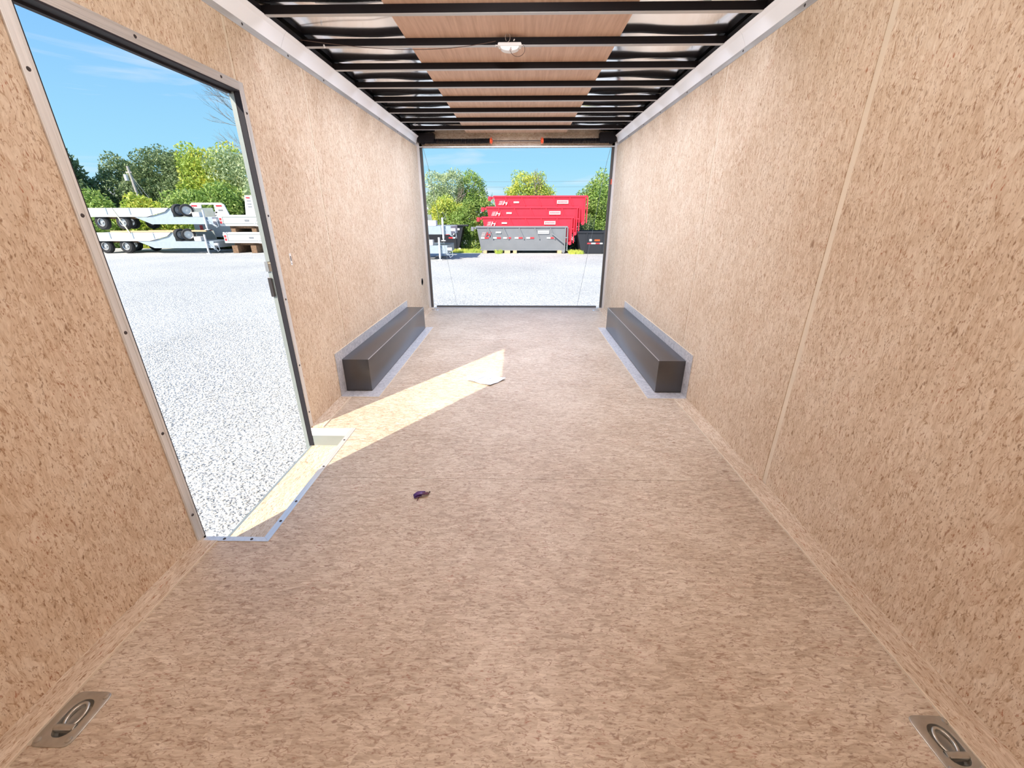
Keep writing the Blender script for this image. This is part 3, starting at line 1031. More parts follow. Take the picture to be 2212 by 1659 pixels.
stones(26000, (-5.6, -1.35), (1.0, 7.5), 0.006, 0.015, 'gravel_stones', 'loose pale limestone chips on the lot outside the side door')

# ------------------------------------------------------------------ foliage
def leaves(n_, c, r, size, seed, shell=0.5, flat=0.0):
    g_ = np.random.default_rng(seed)
    d = g_.normal(size=(n_, 3))
    d /= np.linalg.norm(d, axis=1)[:, None]
    rad = g_.uniform(shell, 1.0, n_) ** 0.6
    # lumpy crown
    lump = 1 + 0.16 * np.sin(d[:, 0] * 5 + seed) + 0.14 * np.sin(d[:, 2] * 6 + seed * 2) + 0.12 * np.sin(d[:, 1] * 7 + seed * 3)
    p = np.array(c) + d * np.array(r) * (rad * lump)[:, None]
    u_ = g_.normal(size=(n_, 3)); u_ /= np.linalg.norm(u_, axis=1)[:, None]
    u_[:, 2] -= 0.25
    w_ = np.cross(u_, g_.normal(size=(n_, 3))); w_ /= np.linalg.norm(w_, axis=1)[:, None]
    s = (size * g_.uniform(0.6, 1.4, n_))[:, None]
    V = np.stack([p - u_ * s, p + w_ * s * 0.38, p + u_ * s, p - w_ * s * 0.38], 1)
    return V.reshape(-1, 3)


def leaf_obj(name, chunks, m, parent):
    V = np.concatenate(chunks)
    V[:, 2] = np.abs(V[:, 2])
    F = np.arange(len(V)).reshape(-1, 4)
    me_ = bpy.data.meshes.new(name)
    me_.from_pydata(V.tolist(), [], F.tolist())
    me_.materials.append(m)
    ob = link(name, me_, parent)
    ob['kind'] = 'stuff'
    return ob


def branches(mb, p, d, L, r, depth, g_, spread=0.6):
    p = Vector(p); d = Vector(d).normalized()
    mid = p + d * L * 0.5 + Vector((g_.uniform(-1, 1), g_.uniform(-1, 1), g_.uniform(-1, 1))) * L * 0.06
    e = p + d * L + Vector((0, 0, L * 0.03))
    mb.tube([p, mid, e], [r, r * 0.85, r * 0.65], 5, caps=False)
    if depth == 0:
        return
    for k in range(3 if depth > 1 else 2):
        nd = (d + Vector((g_.uniform(-1, 1), g_.uniform(-1, 1), g_.uniform(-0.4, 0.9))) * spread).normalized()
        branches(mb, e if k else mid, nd, L * g_.uniform(0.6, 0.8), r * 0.6, depth - 1, g_, spread)


def tree(name, loc, blobs, m, label, cat='tree', group=None, trunk=True, size=0.16, seed=1, dens=1.0):
    root = empty(name, (loc[0], loc[1], GZ))
    tag(root, label, cat, group)
    g_ = random.Random(seed)
    ch = []
    for i, (cx, cy, cz, rx, ry, rz) in enumerate(blobs):
        n_ = int(dens * 2700 * max(1.0, rx * rz) ** 0.9)
        ch.append(leaves(n_, (cx, cy, cz), (rx, ry, rz), size * 0.68, seed * 17 + i))
    V = leaf_obj('foliage', ch, m, root)
    for v in V.data.vertices:
        if v.co.z < 0.02:
            v.co.z = 0.02
    if trunk:
        mb = MB()
        top = max(b[2] for b in blobs)
        branches(mb, (0, 0, 0), (0.05, 0, 1), top * 0.45, 0.10, 4, g_, 0.55)
        mb.build('trunk', BARK, root, True)
    return root


# seen through the side door
tree('sumac_tree', (-29.3, 28.5), [(0, 0, 3.0, 1.7, 1.6, 2.9), (-1.0, 0, 4.6, 1.2, 1.2, 1.6)], LF_DARK, 'dark feathery tree at the left edge of the side door view', seed=3, size=0.22)
tree('broadleaf_tree', (-27.2, 31.5), [(0, 0, 3.2, 2.2, 2.0, 2.4)], LF_DARK, 'rounded dark green tree left of the utility pole', seed=5, size=0.15, dens=1.3)
tree('broadleaf_tree', (-24.2, 31.5), [(0, 0, 3.4, 2.6, 2.2, 2.5), (1.2, 0, 4.2, 1.6, 1.5, 1.5)], LF_DARK, 'broad dark green tree directly behind the utility pole', seed=8, size=0.15, dens=1.3)
tree('autumn_tree', (-20.8, 30.8), [(0, 0, 3.5, 2.2, 1.8, 2.5), (1.0, -0.5, 2.6, 2.2, 1.6, 1.8)], LF_YEL, 'yellowing tree right of the utility pole', seed=11, size=0.16, dens=1.2)
tree('pale_tree', (-17.6, 30.2), [(0, 0, 3.6, 2.4, 2.0, 2.5), (0.8, -0.3, 2.2, 2.0, 1.6, 1.8)], LF_PALE, 'pale green tree behind the white truck beds', seed=14, size=0.15, dens=1.2)
tree('hedge_shrub', (-26.0, 26.6), [(0, 0, 1.3, 2.6, 1.0, 1.5), (-2.4, 0, 1.2, 2.0, 1.0, 1.4)], LF_MID, 'low green vines behind the left end of the stacked trailers', 'shrub', trunk=False, seed=20, dens=1.3)
tree('hedge_shrub', (-22.3, 26.6), [(0, 0, 1.35, 2.4, 1.0, 1.6)], LF_YEL, 'low yellow-green vines behind the stacked trailers below the pole', 'shrub', trunk=False, seed=22, dens=1.5)
tree('hedge_shrub', (-18.6, 26.8), [(0, 0, 1.7, 2.3, 1.2, 2.1)], LF_MID, 'tall bright green shrub behind the spare tyres', 'shrub', trunk=False, seed=24, dens=1.5)
tree('hedge_shrub', (-14.9, 27.2), [(0, 0, 1.9, 2.2, 1.2, 2.2)], LF_PALE, 'dim green shrub behind the headache racks', 'shrub', trunk=False, seed=26, dens=1.2)
root = empty('bare_tree', (-17.9, 32.6, GZ))
tag(root, 'bare leafless tree rising at the top right of the side door', 'tree')
mb = MB()
g_ = random.Random(9)
mb.tube([(0, 0, 0), (0.1, 0, 3), (0.0, 0, 6.2), (0.1, 0, 9.6)], [0.16, 0.13, 0.10, 0.04], 7)
for k in range(11):
    branches(mb, (0, 0, 5.0 + 0.42 * k), (g_.uniform(-1.6, -0.2) if k % 4 else 0.8, g_.uniform(-0.4, 0.4), g_.uniform(0.0, 0.6)), 1.35, 0.030, 4, g_, 0.45)
mb.build('branches', BARK, root)

# seen through the rear opening
tree('locust_tree', (-4.3, 26.8), [(0, 0, 3.1, 1.1, 1.0, 1.3), (-0.5, 0, 2.2, 1.4, 1.0, 1.2)], LF_PALE, 'tall pale leafy tree left of the red dumpsters', seed=31, size=0.095, dens=1.7)
tree('locust_tree', (-2.9, 27.4), [(0, 0, 3.0, 1.0, 1.0, 1.2), (0.2, -0.2, 1.9, 1.2, 1.0, 1.3)], LF_MID, 'green leafy tree just left of the red dumpsters', seed=33, size=0.095, dens=1.7)
tree('autumn_tree', (0.55, 27.6), [(0, 0, 3.2, 1.2, 0.8, 1.0), (0.2, 0, 2.6, 1.5, 0.8, 1.0)], LF_YEL, 'yellow-green tree top above the red dumpsters', seed=35, size=0.095, dens=1.7)
tree('locust_tree', (4.6, 26.4), [(0, 0, 2.5, 1.1, 1.0, 1.4), (0.5, 0, 1.6, 1.4, 1.0, 1.4)], LF_MID, 'leafy green tree at the right edge of the rear opening', seed=37, size=0.10, dens=2.2)
tree('vine_shrub', (-2.75, 24.3), [(0, 0, 0.8, 0.75, 0.6, 0.9), (-0.2, 0.3, 1.5, 0.9, 0.6, 0.9)], LF_MID, 'bushy green shrub between black dumpster and grey dumpster', 'shrub', trunk=False, seed=41, size=0.09, dens=2.2)
tree('vine_shrub', (-4.0, 25.2), [(0, 0, 1.5, 1.3, 0.7, 1.3)], LF_YEL, 'yellow-green shrub behind the left black dumpster', 'shrub', trunk=False, seed=43, size=0.10, dens=2)
tree('vine_shrub', (3.3, 24.9), [(0, 0, 0.8, 0.9, 0.6, 1.0)], LF_DARK, 'dark shrub beside the ends of the red dumpsters', 'shrub', trunk=False, seed=45, size=0.09, dens=2)
# weeds at the edge of the gravel
vv = []
g2 = np.random.default_rng(77)
for (x0, x1, y) in ((-3.6, -2.0, 22.9), (2.6, 3.3, 22.2), (-1.2, -0.9, 22.4)):
    n_ = int((x1 - x0) * 500)
    px = g2.uniform(x0, x1, n_); py = y + g2.uniform(-0.25, 0.4, n_); h = g2.uniform(0.06, 0.22, n_)
    dx = g2.normal(0, 0.05, n_)
    for a, b_, c_, d_ in zip(px, py, h, dx):
        vv += [(a - 0.012, b_, GZ), (a + 0.012, b_, GZ), (a + d_ + 0.004, b_, GZ + c_), (a + d_ - 0.004, b_, GZ + c_)]
me = bpy.data.meshes.new('weeds')
me.from_pydata(vv, [], np.arange(len(vv)).reshape(-1, 4).tolist())
me.materials.append(LF_YEL)
tag(link('weeds', me), 'short yellow-green weeds at the foot of the dumpsters', 'weeds', kind='stuff')

# utility pole
up_ = empty('utility_pole', (-25.15, 29.2, GZ))
tag(up_, 'pale leaning utility pole in front of the dark trees', 'pole')
MB().tube([(0.22, 0, 0), (0.12, 0, 2.6), (0.0, 0, 4.8)], [0.12, 0.10, 0.08], 10).build('shaft', POLEM, up_, True)
MB().tube([(-0.20, -0.12, 3.95), (-0.20, -0.12, 4.32)], 0.12, 12).build('transformer', WHITE, up_, True)
MB().bar((-0.22, 0, 4.45), (0.16, 0, 4.45), 0.07, 0.07).build('crossarm', POLEM, up_)
for k, (dx, dz) in enumerate(((-0.62, 0.0), (1.9, 1.2), (1.3, 0.9))):
    MB().tube([(0.03, 0, 4.3), (dx, -0.2, dz)], 0.012, 5).build('guy_wire', CABLE, up_)
pl = MB()
for dz in (0.0, 0.35):
    pts = [(-14 + 28 * k / 24, 32, 3.35 + dz - 0.25 * 4 * (k / 24) * (1 - k / 24)) for k in range(25)]
    pl.tube(pts, 0.006, 4)
tag(pl.build('power_line', CABLE), 'faint overhead wires crossing the sky above the dumpsters', 'wire')

# pale house behind the vines
def house(loc, w_, d_, h_, rh, label):
    r_ = empty('house', loc)
    tag(r_, label, 'house')
    mb = MB().box(-w_ / 2, w_ / 2, 0, d_, 0, h_)
    for k in range(int(h_ / 0.2)):
        mb.box(-w_ / 2, w_ / 2, -0.012, 0.0, k * 0.2 + 0.02, k * 0.2 + 0.19)
    mb.build('siding', SIDING, r_)
    MB().prism([(-0.3, h_), (d_ / 2, h_ + rh), (d_ + 0.3, h_), (d_ + 0.3, h_ - 0.1), (d_ / 2, h_ + rh - 0.1), (-0.3, h_ - 0.1)], -w_ / 2 - 0.3, w_ / 2 + 0.3, 'x').build('roof', SHINGLE, r_)
    for x in (-w_ / 4, w_ / 4):
        f_ = MB().box(x - 0.4, x + 0.4, -0.05, -0.012, h_ * 0.4, h_ * 0.75).build('window', WHITE, r_)
        MB().box(x - 0.34, x + 0.34, -0.056, -0.05, h_ * 0.4 + 0.06, h_ * 0.75 - 0.06).build('pane', BLACKP, f_)
    return r_


house((-8.4, 42, GZ), 9, 7, 1.5, 1.9, 'pale house with a grey roof behind the trees left of the dumpsters')
house((-42.0, 44, GZ), 9, 7, 2.6, 2.0, 'pale house glimpsed between dark trees beyond the pole')
house((9.0, 36, GZ), 7, 7, 1.6, 1.3, 'pale building low behind the right black dumpster')

# ------------------------------------------------------------------ roll-off dumpsters
def emblem(parent, x, z, y, h, m1, m2=None):
    o_ = link('emblem', text_mesh('H', h * 1.15, 0.003, 0.35, 1.25), parent)
    o_.data.materials.clear()
    o_.data.materials.append(m1)
    o_.rotation_euler = (math.pi / 2, 0, 0)
    o_.location = (x + 0.42 * h / 0.25 * 0.6, y, z)
    mb = MB()
    for k in range(4):
        s_ = 0.30 * k * h
        mb.prism([(x + 0.02 + s_ * 0.25, z + k * h * 0.22), (x + 0.40 * h / 0.25 * 0.6 + s_ * 0.25, z + k * h * 0.22 + 0.01), (x + 0.42 * h / 0.25 * 0.6 + s_ * 0.25, z + k * h * 0.22 + h * 0.12), (x + 0.10 + s_ * 0.25, z + k * h * 0.22 + h * 0.09)][0:4], y - 0.003, y + 0.001, 'y')
    mb.build('emblem_stripes', m2 or m1, parent)


def dumpster(loc, m, L=4.65, H=1.22, Wd=2.1, decal=WHTAPE, tape=False, label='', group=None):
    r_ = empty('dumpster', loc)
    tag(r_, label, 'dumpster', group)
    tp = 0.12

    def side(y_top, y_bot, th):
        xs_ = [(0.0, H), (0.20, 0.0), (L - 0.05, 0.0), (L - 0.05, H)]
        vs_ = []
        for dy in (0, th):
            for (x, z) in xs_:
                yy = y_bot + (y_top - y_bot) * z / H
                vs_.append((x, yy + dy, z))
        return vs_
    F6 = [(3, 2, 1, 0), (4, 5, 6, 7), (0, 1, 5, 4), (1, 2, 6, 5), (2, 3, 7, 6), (3, 0, 4, 7)]
    MB().add(side(0.0, tp, 0.02), F6).build('side_wall', m, r_)
    MB().add(side(Wd, Wd - tp, -0.02), F6).build('side_wall', m, r_)
    MB().add([(0, 0.02, H), (0, Wd - 0.02, H), (0.20, Wd - tp - 0.02, 0), (0.20, tp + 0.02, 0), (0.03, 0.02, H), (0.03, Wd - 0.02, H), (0.23, Wd - tp - 0.02, 0), (0.23, tp + 0.02, 0)],
             [(0, 1, 2, 3), (7, 6, 5, 4), (0, 4, 5, 1), (1, 5, 6, 2), (2, 6, 7, 3), (3, 7, 4, 0)]).build('end_wall', m, r_)
    MB().box(0.23, L - 0.06, tp + 0.02, Wd - tp - 0.02, 0.0, 0.03).build('bottom_plate', m, r_)
    mb = MB()
    mb.box(-0.04, L + 0.02, -0.045, 0.02, H - 0.01, H + 0.075, bev=0.012)
    mb.box(-0.04, L + 0.02, Wd - 0.02, Wd + 0.045, H - 0.01, H + 0.075, bev=0.012)
    mb.box(-0.04, 0.03, 0.02, Wd - 0.02, H - 0.01, H + 0.075, bev=0.012)
    mb.build('rim', m, r_)
    for k in range(5):
        x = 0.58 + 0.80 * k
        y_ = lambda z: (H - z) / H * tp - 0.028
        zr = H * 0.5 if tape else H - 0.40
        MB().bar((x, y_(H - 0.02), H - 0.02), (x + (0.26 if tape else 0.19), y_(zr), zr), 0.055, 0.05, upv=(0, 1, 0)).build('rib', m, r_)
    if tape:
        MB().box(0.15, L - 0.03, 0.045, tp, 0.0, 0.05).build('bottom_rail', m, r_)
    for y_ in (-0.05, Wd - 0.01):
        for dx in (-0.10, 0.02):
            MB().box(L + dx - 0.02, L + dx + 0.03, y_, y_ + 0.06, -0.02, H + 0.02).build('gate_post', m, r_)
        MB().box(L - 0.14, L + 0.06, y_ - 0.01, y_ + 0.0, H * 0.55, H * 0.55 + 0.05).build('gate_hinge', m, r_)
    wy = -0.03
    MB().disc((L - 0.16, wy - 0.05, -0.03), (0, 1, 0), 0.085, 0.08, 18).build('roller', m, r_)
    hk = MB()
    hk.box(-0.30, -0.04, 0.1, 0.16, H - 0.08, H + 0.03)
    hk.box(-0.30, -0.16, 0.05, 0.22, H - 0.16, H + 0.04)
    hk.build('hook_bracket', m, r_)
    yd = (H * 0.25) / H * tp - 0.012
    emblem(r_, 0.17, H - (0.42 if tape else 0.35), yd - (0.02 if tape else 0.035), 0.25 if tape else 0.23, decal, PINK if m is GREYP else decal)
    MB().box(0.98, 1.25, yd - 0.03, yd - 0.02, H - 0.27, H - 0.19).build('name_plate', PINK if m is not GREYP else WHTAPE, r_)
    mb = MB().box(3.15, 3.72, yd - 0.03, yd - 0.02, H - 0.30, H - 0.14)
    mb.build('sign_plate', PINK if m is not GREYP else WHTAPE, r_)
    mb = MB()
    for k in range(7):
        mb.box(3.20 + k * 0.07, 3.245 + k * 0.07, yd - 0.033, yd - 0.030, H - 0.25, H - 0.19)
    mb.build('sign_marks', m, r_)
    if tape:
        yt = tp * 0.5 - 0.015
        for k in range(6):
            x = [0.20, 0.83, 1.36, 1.96, 2.56, 3.62][k]
            MB().box(x, x + 0.19, yt - 0.012, yt, H * 0.52, H * 0.52 + 0.075).build('reflector', WHTAPE, r_)
            MB().box(x + 0.19, x + 0.40, yt - 0.012, yt, H * 0.52, H * 0.52 + 0.075).build('reflector', REDTAPE, r_)
        MB().bar((3.85, -0.08, 0.85), (4.45, -0.08, 0.42), 0.04, 0.05).build('gate_lever', m, r_)
    return r_


gb = 'roll-off dumpsters nested in the red and grey stack'
dumpster((-2.17, 22.5, -0.46), GREYP, tape=True, decal=REDTAPE, H=1.12, label='grey dumpster on timber blocks, lowest of the stack', group=gb)
dumpster((-1.86, 22.5, 0.03 - 0.10), RED, label='red dumpster directly on the grey dumpster, lowest of the three red', H=1.18, group=gb)
dumpster((-1.62, 22.5, 0.40), RED, label='red dumpster in the middle of the three stacked red ones', H=1.18, group=gb)
dumpster((-1.25, 22.5, 0.90), RED, label='red dumpster on top of the stack', H=1.18, group=gb)
for k, (x, w_) in enumerate(((-1.85, 0.18), (-0.75, 0.30), (-0.30, 0.20), (2.02, 0.22))):
    tag(MB().box(x, x + w_, 22.45, 24.5, GZ, -0.485 + 0.025, bev=0.01).build('timber_block', TIMBER), ['left end timber under the grey dumpster', 'wide timber left of centre under the grey dumpster', 'narrow timber at the centre under the grey dumpster', 'right end timber under the grey dumpster beside its roller'][k], 'timber', 'timbers under the grey dumpster')


def black_bin(loc, L, H, label, flip=False):
    r_ = empty('dumpster', loc)
    tag(r_, label, 'dumpster')
    s = -1 if flip else 1
    prof = [(0.0, H), (L, H), (L - 0.30, 0.0), (0.0, 0.0)] if not flip else [(0.0, H), (L, H), (L, 0.0), (0.25, 0.0)]
    MB().prism(prof, 0.0, 0.02, 'y').build('side_wall', BLACKP, r_)
    MB().prism(prof, 1.9, 1.92, 'y').build('side_wall', BLACKP, r_)
    if flip:
        e_ = [(0.0, H), (0.02, H), (0.27, 0), (0.25, 0)]
    else:
        e_ = [(L - 0.02, H), (L, H), (L - 0.30, 0), (L - 0.32, 0)]
    MB().prism(e_, 0.02, 1.9, 'y').build('end_wall', BLACKP, r_)
    MB().box(-0.02, L + 0.03 + (0.25 if not flip else 0), -0.06, 0.03, H - 0.01, H + 0.08, bev=0.012).build('rim', BLACKP, r_)
    MB().box(-0.02, L + 0.03, 1.89, 1.98, H - 0.01, H + 0.08, bev=0.012).build('rim', BLACKP, r_)
    MB().box(0.28, L - 0.33, 0.02, 1.9, 0.0, 0.03).build('bottom_plate', BLACKP, r_)
    for k in range(3):
        x = 0.45 + k * (L - 0.9) / 2
        MB().box(x, x + 0.06, -0.04, 0.0, 0.05, H).build('rib', BLACKP, r_)
    return r_


bb = black_bin((-5.4, 23.2, -0.50), 2.45, 1.22, 'black dumpster behind the trailer tongues at the left of the rear opening')
emblem(bb, 1.45, 0.78, -0.03, 0.25, WHTAPE, REDTAPE)
MB().box(1.65, 1.87, -0.02, -0.005, 0.60, 0.67).build('reflector', REDTAPE, bb)
MB().box(1.87, 2.08, -0.02, -0.005, 0.60, 0.67).build('reflector', WHTAPE, bb)
MB().box(2.05, 2.25, -0.02, -0.005, 1.02, 1.11).build('name_plate', WHTAPE, bb)
MB().disc((2.22, -0.10, 0.06), (0, 1, 0), 0.07, 0.09, 16).build('roller', WHITE, bb)
br2 = black_bin((2.98, 22.2, -0.58), 2.6, 1.0, 'black dumpster cut off by the right jamb of the rear opening', True)
for k in range(5):
    MB().box(0.5 + k * 0.22, 0.72 + k * 0.22, -0.02, -0.005, 0.46, 0.52).build('reflector', WHTAPE if k % 2 else REDTAPE, br2)
MB().box(0.88, 1.15, -0.02, -0.005, 0.60, 0.68).build('sign_plate', ORANGE, br2)
MB().box(0.62, 0.74, -0.02, -0.005, 0.60, 0.70).build('name_plate', WHTAPE, br2)

# ------------------------------------------------------------------ stacked flatbed trailers
def wheel(parent, x, y, z, r=0.36, w_=0.24, name='wheel'):
    o_ = MB()
    prof = [(0.20, 0.0), (r * 0.86, 0.0), (r, 0.05), (r, w_ - 0.05), (r * 0.86, w_), (0.20, w_)]
    n_ = 28
    vs_, fs_ = [], []
    for k in range(n_):
        a = 2 * math.pi * k / n_
        for (rr, yy) in prof:
            vs_.append((x + rr * math.cos(a), y + yy, z + rr * math.sin(a)))
    m_ = len(prof)
    for k in range(n_):
        for j in range(m_):
            a, b_ = k * m_ + j, k * m_ + (j + 1) % m_
            c_, d_ = ((k + 1) % n_) * m_ + (j + 1) % m_, ((k + 1) % n_) * m_ + j
            fs_.append((a, b_, c_, d_))
    o_.add(vs_, fs_)
    t_ = o_.build(name, TIRE, parent, True)
    mb = MB().tube([(x, y + 0.01, z), (x, y + 0.03, z), (x, y + 0.05, z)], [0.205, 0.195, 0.17], 24, caps=False)
    mb.disc((x, y + 0.09, z), (0, 1, 0), 0.19, 0.02, 24)
    mb.disc((x, y + 0.04, z), (0, 1, 0), 0.06, 0.06, 12)
    mb.build('rim', RIM, t_, True)
    return t_


def flatbed(loc, label, group, wheels=True, tyres=True):
    r_ = empty('flatbed_trailer', loc)
    tag(r_, label, 'trailer', group)
    # local x : 0 = rear end, tongue to +x ; z 0 = ground for the wheels
    MB().box(0.0, 4.6, 0.0, 2.1, 0.86, 1.00).build('deck', WHITE, r_)
    mb = MB().prism([(0.0, 0.62), (3.6, 0.62), (4.6, 0.86), (4.85, 1.04), (0.0, 1.04)], -0.05, 0.0, 'y')
    mb.build('side_rail', WHITE, r_)
    MB().prism([(3.62, 0.61), (4.95, 0.61), (4.95, 1.03), (4.86, 1.03), (4.6, 0.85)], 0.02, 0.05, 'y').build('gusset_plate', ALUT, r_)
    for x in (0.4, 1.6, 2.8, 3.9):
        MB().box(x, x + 0.05, -0.075, -0.05, 0.74, 1.05).build('stake_pocket', ALUT, r_)
    MB().box(3.6, 4.5, -0.062, -0.05, 0.98, 1.03).build('deck_light_bar', PINK, r_)
    for x in ((1.05, 2.17) if wheels else ()):
        wheel(r_, x, 0.05, 0.36)
        wheel(r_, x, 1.80, 0.36)
    MB().box(0.6, 2.7, 0.35, 1.75, 0.52, 0.61).build('axle_frame', RUSTY, r_)
    MB().prism([(4.65, 1.06), (5.75, 1.08), (5.80, 0.62), (5.05, 0.62), (4.0, 0.62)], 0.50, 0.54, 'y').build('bulkhead', ALUG, r_)
    MB().prism([(4.65, 1.06), (5.75, 1.08), (5.80, 0.62), (5.05, 0.62), (4.85, 0.80)], 1.9, 1.94, 'y').build('bulkhead', ALUG, r_)
    bp_ = [(2.95, 0.61), (6.95, 0.61), (6.95, 0.27), (3.75, 0.27)]
    for y in (-0.02, 1.9):
        MB().prism(bp_, y, y + 0.10, 'y').build('frame_beam', ALUT, r_)
    MB().prism([(6.0, 0.60), (6.95, 0.60), (6.95, 0.28), (6.0, 0.28)], 0.09, 1.89, 'y').build('cross_member', ALUT, r_)
    # spare tyres stood crosswise on the tongue
    for k, x in enumerate((5.05, 5.42) if tyres else ()):
        t_ = wheel(r_, 0, 0, 0, 0.30, 0.22, 'spare_tyre')
        t_.rotation_euler = (0, 0, math.radians(62 if k == 0 else 38))
        t_.location = (x + 0.30, 0.02, 0.62 + 0.31)
    MB().box(5.95, 6.32, 0.0, 0.35, 0.615, 0.84, bev=0.02).build('tool_box', WHITE, r_)
    jk = MB().tube([(6.62, -0.10, 0.95), (6.62, -0.10, 0.10)], 0.045, 12)
    jk.box(6.53, 6.71, -0.17, -0.03, 0.0, 0.035)
    jk.tube([(6.62, -0.10, 0.10), (6.62, -0.10, 0.03)], 0.03, 10)
    jk.build('jack', WHITE, r_, True)
    MB().bar((6.55, -0.04, 0.62), (6.98, -0.04, 0.20), 0.03, 0.03).build('brace', ALUT, r_)
    MB().tube([(6.95, 0.0, 0.45), (7.15, 0.0, 0.38), (7.18, 0.0, 0.18), (7.06, 0.0, 0.10), (6.98, 0.0, 0.28)], 0.016, 6).build('safety_chain', ALUT, r_, True)
    MB().box(6.95, 7.15, -0.03, 0.09, 0.40, 0.52, bev=0.02).build('coupler', WHITE, r_)
    return r_


gt = 'white flatbed trailers stacked in pairs'
bx, by = -22.85, 22.3
flatbed((bx, by, GZ), 'lower white flatbed trailer seen through the side door, wheels on the gravel', gt)
t2 = flatbed((bx + 0.25, by, GZ + 1.17), 'upper white flatbed trailer stacked in the side door view, strapped down', gt)
st = MB().bar((1.95, -0.085, 1.05), (2.5, -0.085, -0.15), 0.01, 0.06).build('strap', mat('cream_strap', (0.75, 0.72, 0.50), 0.7), t2)
tm = 'timbers between the stacked trailers'
for k, (x0, x1, y) in enumerate(((bx + 1.7, bx + 5.0, 22.26), (bx + 3.6, bx + 6.6, 22.42))):
    tag(MB().box(x0, x1, y, y + 0.09, 0.455 + 0.02 * k, 0.53 + 0.02 * k).build('timber_plank', TIMBER), ['front timber plank lying between the two side door trailers', 'rear timber plank wedged under the upper side door trailer tongue'][k], 'timber', tm)
bx2, by2 = bx + 12.75, 19.0
flatbed((bx2, by2, GZ), 'lower trailer tongue poking in at the left of the rear opening', gt, True, False)
flatbed((bx2 + 0.2, by2, GZ + 0.80), 'upper trailer tongue poking in at the left of the rear opening', gt, False)

# truck beds
def truck_bed(loc, label, rack=True):
    r_ = empty('truck_bed', loc)
    tag(r_, label, 'truck bed', 'white truck beds by the trailers')
    MB().box(0.0, 2.3, 0.0, 2.0, 0.02, 0.56, bev=0.02).build('body', WHITE, r_)
    for (x0, x1, z0, z1) in ((0.22, 2.1, 0.12, 0.15), (0.22, 2.1, 0.44, 0.47), (0.20, 0.23, 0.12, 0.47), (2.09, 2.12, 0.12, 0.47)):
        MB().box(x0, x1, -0.012, 0.004, z0, z1).build('panel_rib', ALUG, r_)
    MB().box(1.35, 1.58, -0.02, 0.0, 0.25, 0.34, bev=0.006).build('latch_handle', GREYP, r_)
    for z in (0.14, 0.30):
        MB().box(0.04, 0.15, -0.015, 0.005, z, z + 0.12, bev=0.006).build('tail_light', REDTAPE, r_)
    MB().box(0.3, 2.0, 0.3, 1.7, -0.10, 0.02).build('subframe', RUSTY, r_)
    for a, b_ in (((1.85, -0.10, 0.05), (2.35, -0.10, 0.75)), ((2.35, -0.10, 0.75), (2.45, -0.10, 0.0)), ((1.85, -0.10, 0.05), (2.45, -0.10, 0.0)), ((2.1, -0.10, 0.4), (2.35, -0.10, 0.05))):
        MB().tube([a, b_], 0.028, 8).build('brace_tube', WHITE, r_, True)
    if rack:
        rk = MB()
        for y in (0.05, 1.9):
            rk.prism([(1.45, 0.56), (1.60, 1.48), (1.68, 1.48), (2.2, 1.48), (2.3, 0.56)], y, y + 0.05, 'y')
        rk.box(1.60, 1.68, 0.1, 1.9, 1.40, 1.48)
        rk.box(2.12, 2.2, 0.1, 1.9, 1.40, 1.48)
        rk.box(1.55, 1.63, 0.1, 1.9, 1.0, 1.06)
        rk.build('headache_rack', WHITE, r_)
        MB().box(1.66, 1.84, 0.02, 0.05, 1.34, 1.40).build('marker_light', REDTAPE, r_)
        for z in (1.20, 1.06, 0.93):
            MB().box(1.66, 1.86, 0.035, 0.05, z, z + 0.04).build('louvre', GREYP, r_)
    return r_


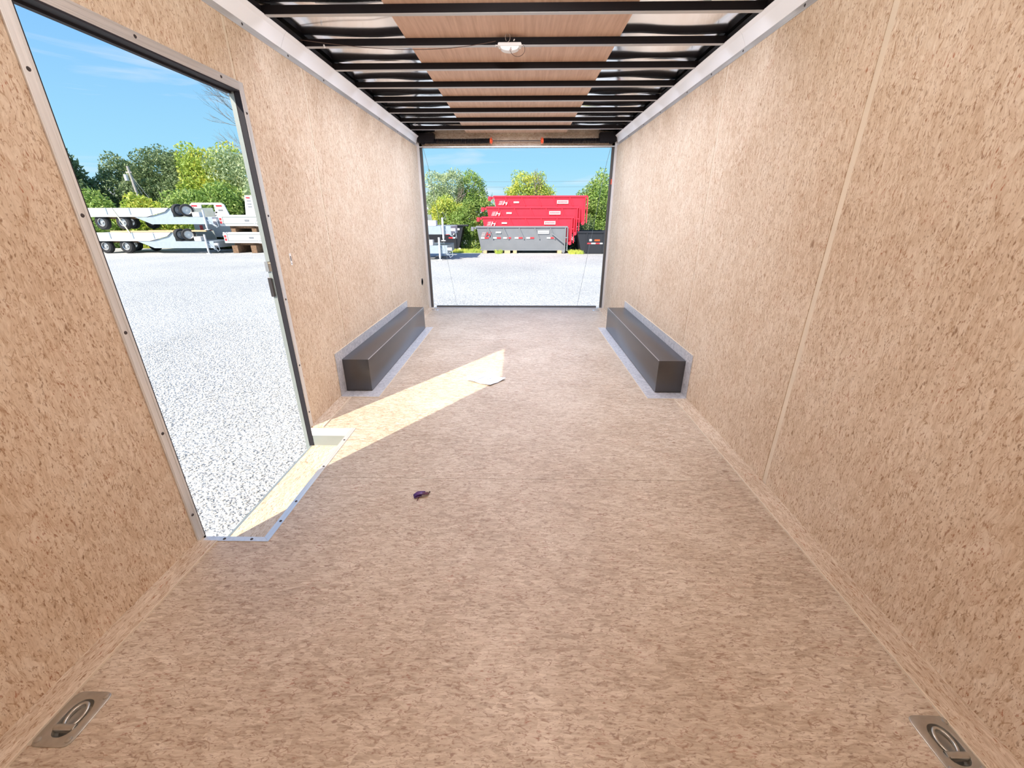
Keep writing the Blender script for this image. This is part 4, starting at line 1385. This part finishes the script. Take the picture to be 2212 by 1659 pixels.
truck_bed((-15.52, 22.6, -0.12), 'lower white truck bed resting on timbers behind the trailer tongues', rack=False)
truck_bed((-15.55, 22.6, 0.72), 'upper white truck bed with tall headache rack at the door edge', rack=True)
for k, x in enumerate((-15.2, -14.2)):
    tag(MB().box(x, x + 0.3, 22.6, 24.5, GZ, -0.22, bev=0.01).build('timber_block', RUSTY), 'brown block under the %s end of the lower truck bed' % ('left' if k == 0 else 'right'), 'timber', 'blocks under the truck beds')
for k, x in enumerate((-15.1, -14.0)):
    tag(MB().box(x, x + 0.25, 22.7, 24.4, 0.44, 0.62, bev=0.01).build('timber_block', RUSTY), 'brown block between the two truck beds at the %s' % ('left' if k == 0 else 'right'), 'timber', 'blocks between the truck beds')

# rack bed facing the camera, behind the tongues
rb = empty('rack_bed', (-18.6, 24.8, GZ))
tag(rb, 'white truck bed standing end-on with arched headache rack and red lights', 'truck bed', 'white truck beds by the trailers')
MB().box(0, 2.3, 0, 1.8, 0.7, 1.75, bev=0.03).build('body', WHITE, rb)
mb = MB()
mb.prism([(0.0, 1.75), (0.12, 2.42), (0.30, 2.52), (1.9, 2.52), (2.08, 2.42), (2.3, 1.75), (1.6, 1.75), (1.6, 1.98), (1.5, 1.98), (1.5, 2.42), (0.78, 2.42), (0.72, 1.98), (0.6, 1.98), (0.6, 1.75)], -0.06, 0.0, 'y')
mb.box(0.6, 1.6, -0.06, 0.0, 1.75, 2.05)
mb.build('headache_rack', WHITE, rb)
for x in (0.22, 1.62):
    MB().box(x, x + 0.32, -0.075, -0.06, 2.32, 2.40).build('marker_light', REDTAPE, rb)
mb = MB()
for z in (1.85, 1.98):
    for k in range(5):
        mb.box(0.72 + k * 0.17, 0.84 + k * 0.17, -0.07, -0.06, z, z + 0.05)
mb.build('louvre', GREYP, rb)
MB().box(1.7, 1.95, -0.07, -0.06, 2.10, 2.17).build('louvre', GREYP, rb)
for x, z in ((0.35, 1.08), (0.85, 0.84)):
    MB().box(x, x + 0.16, -0.03, 0.0, z, z + 0.26, bev=0.01).build('tail_light', REDTAPE, rb)
MB().box(0.2, 0.35, 0.3, 1.5, 0.0, 0.72).build('stand_leg', RUSTY, rb)
MB().box(1.9, 2.05, 0.3, 1.5, 0.0, 0.72).build('stand_leg', RUSTY, rb)
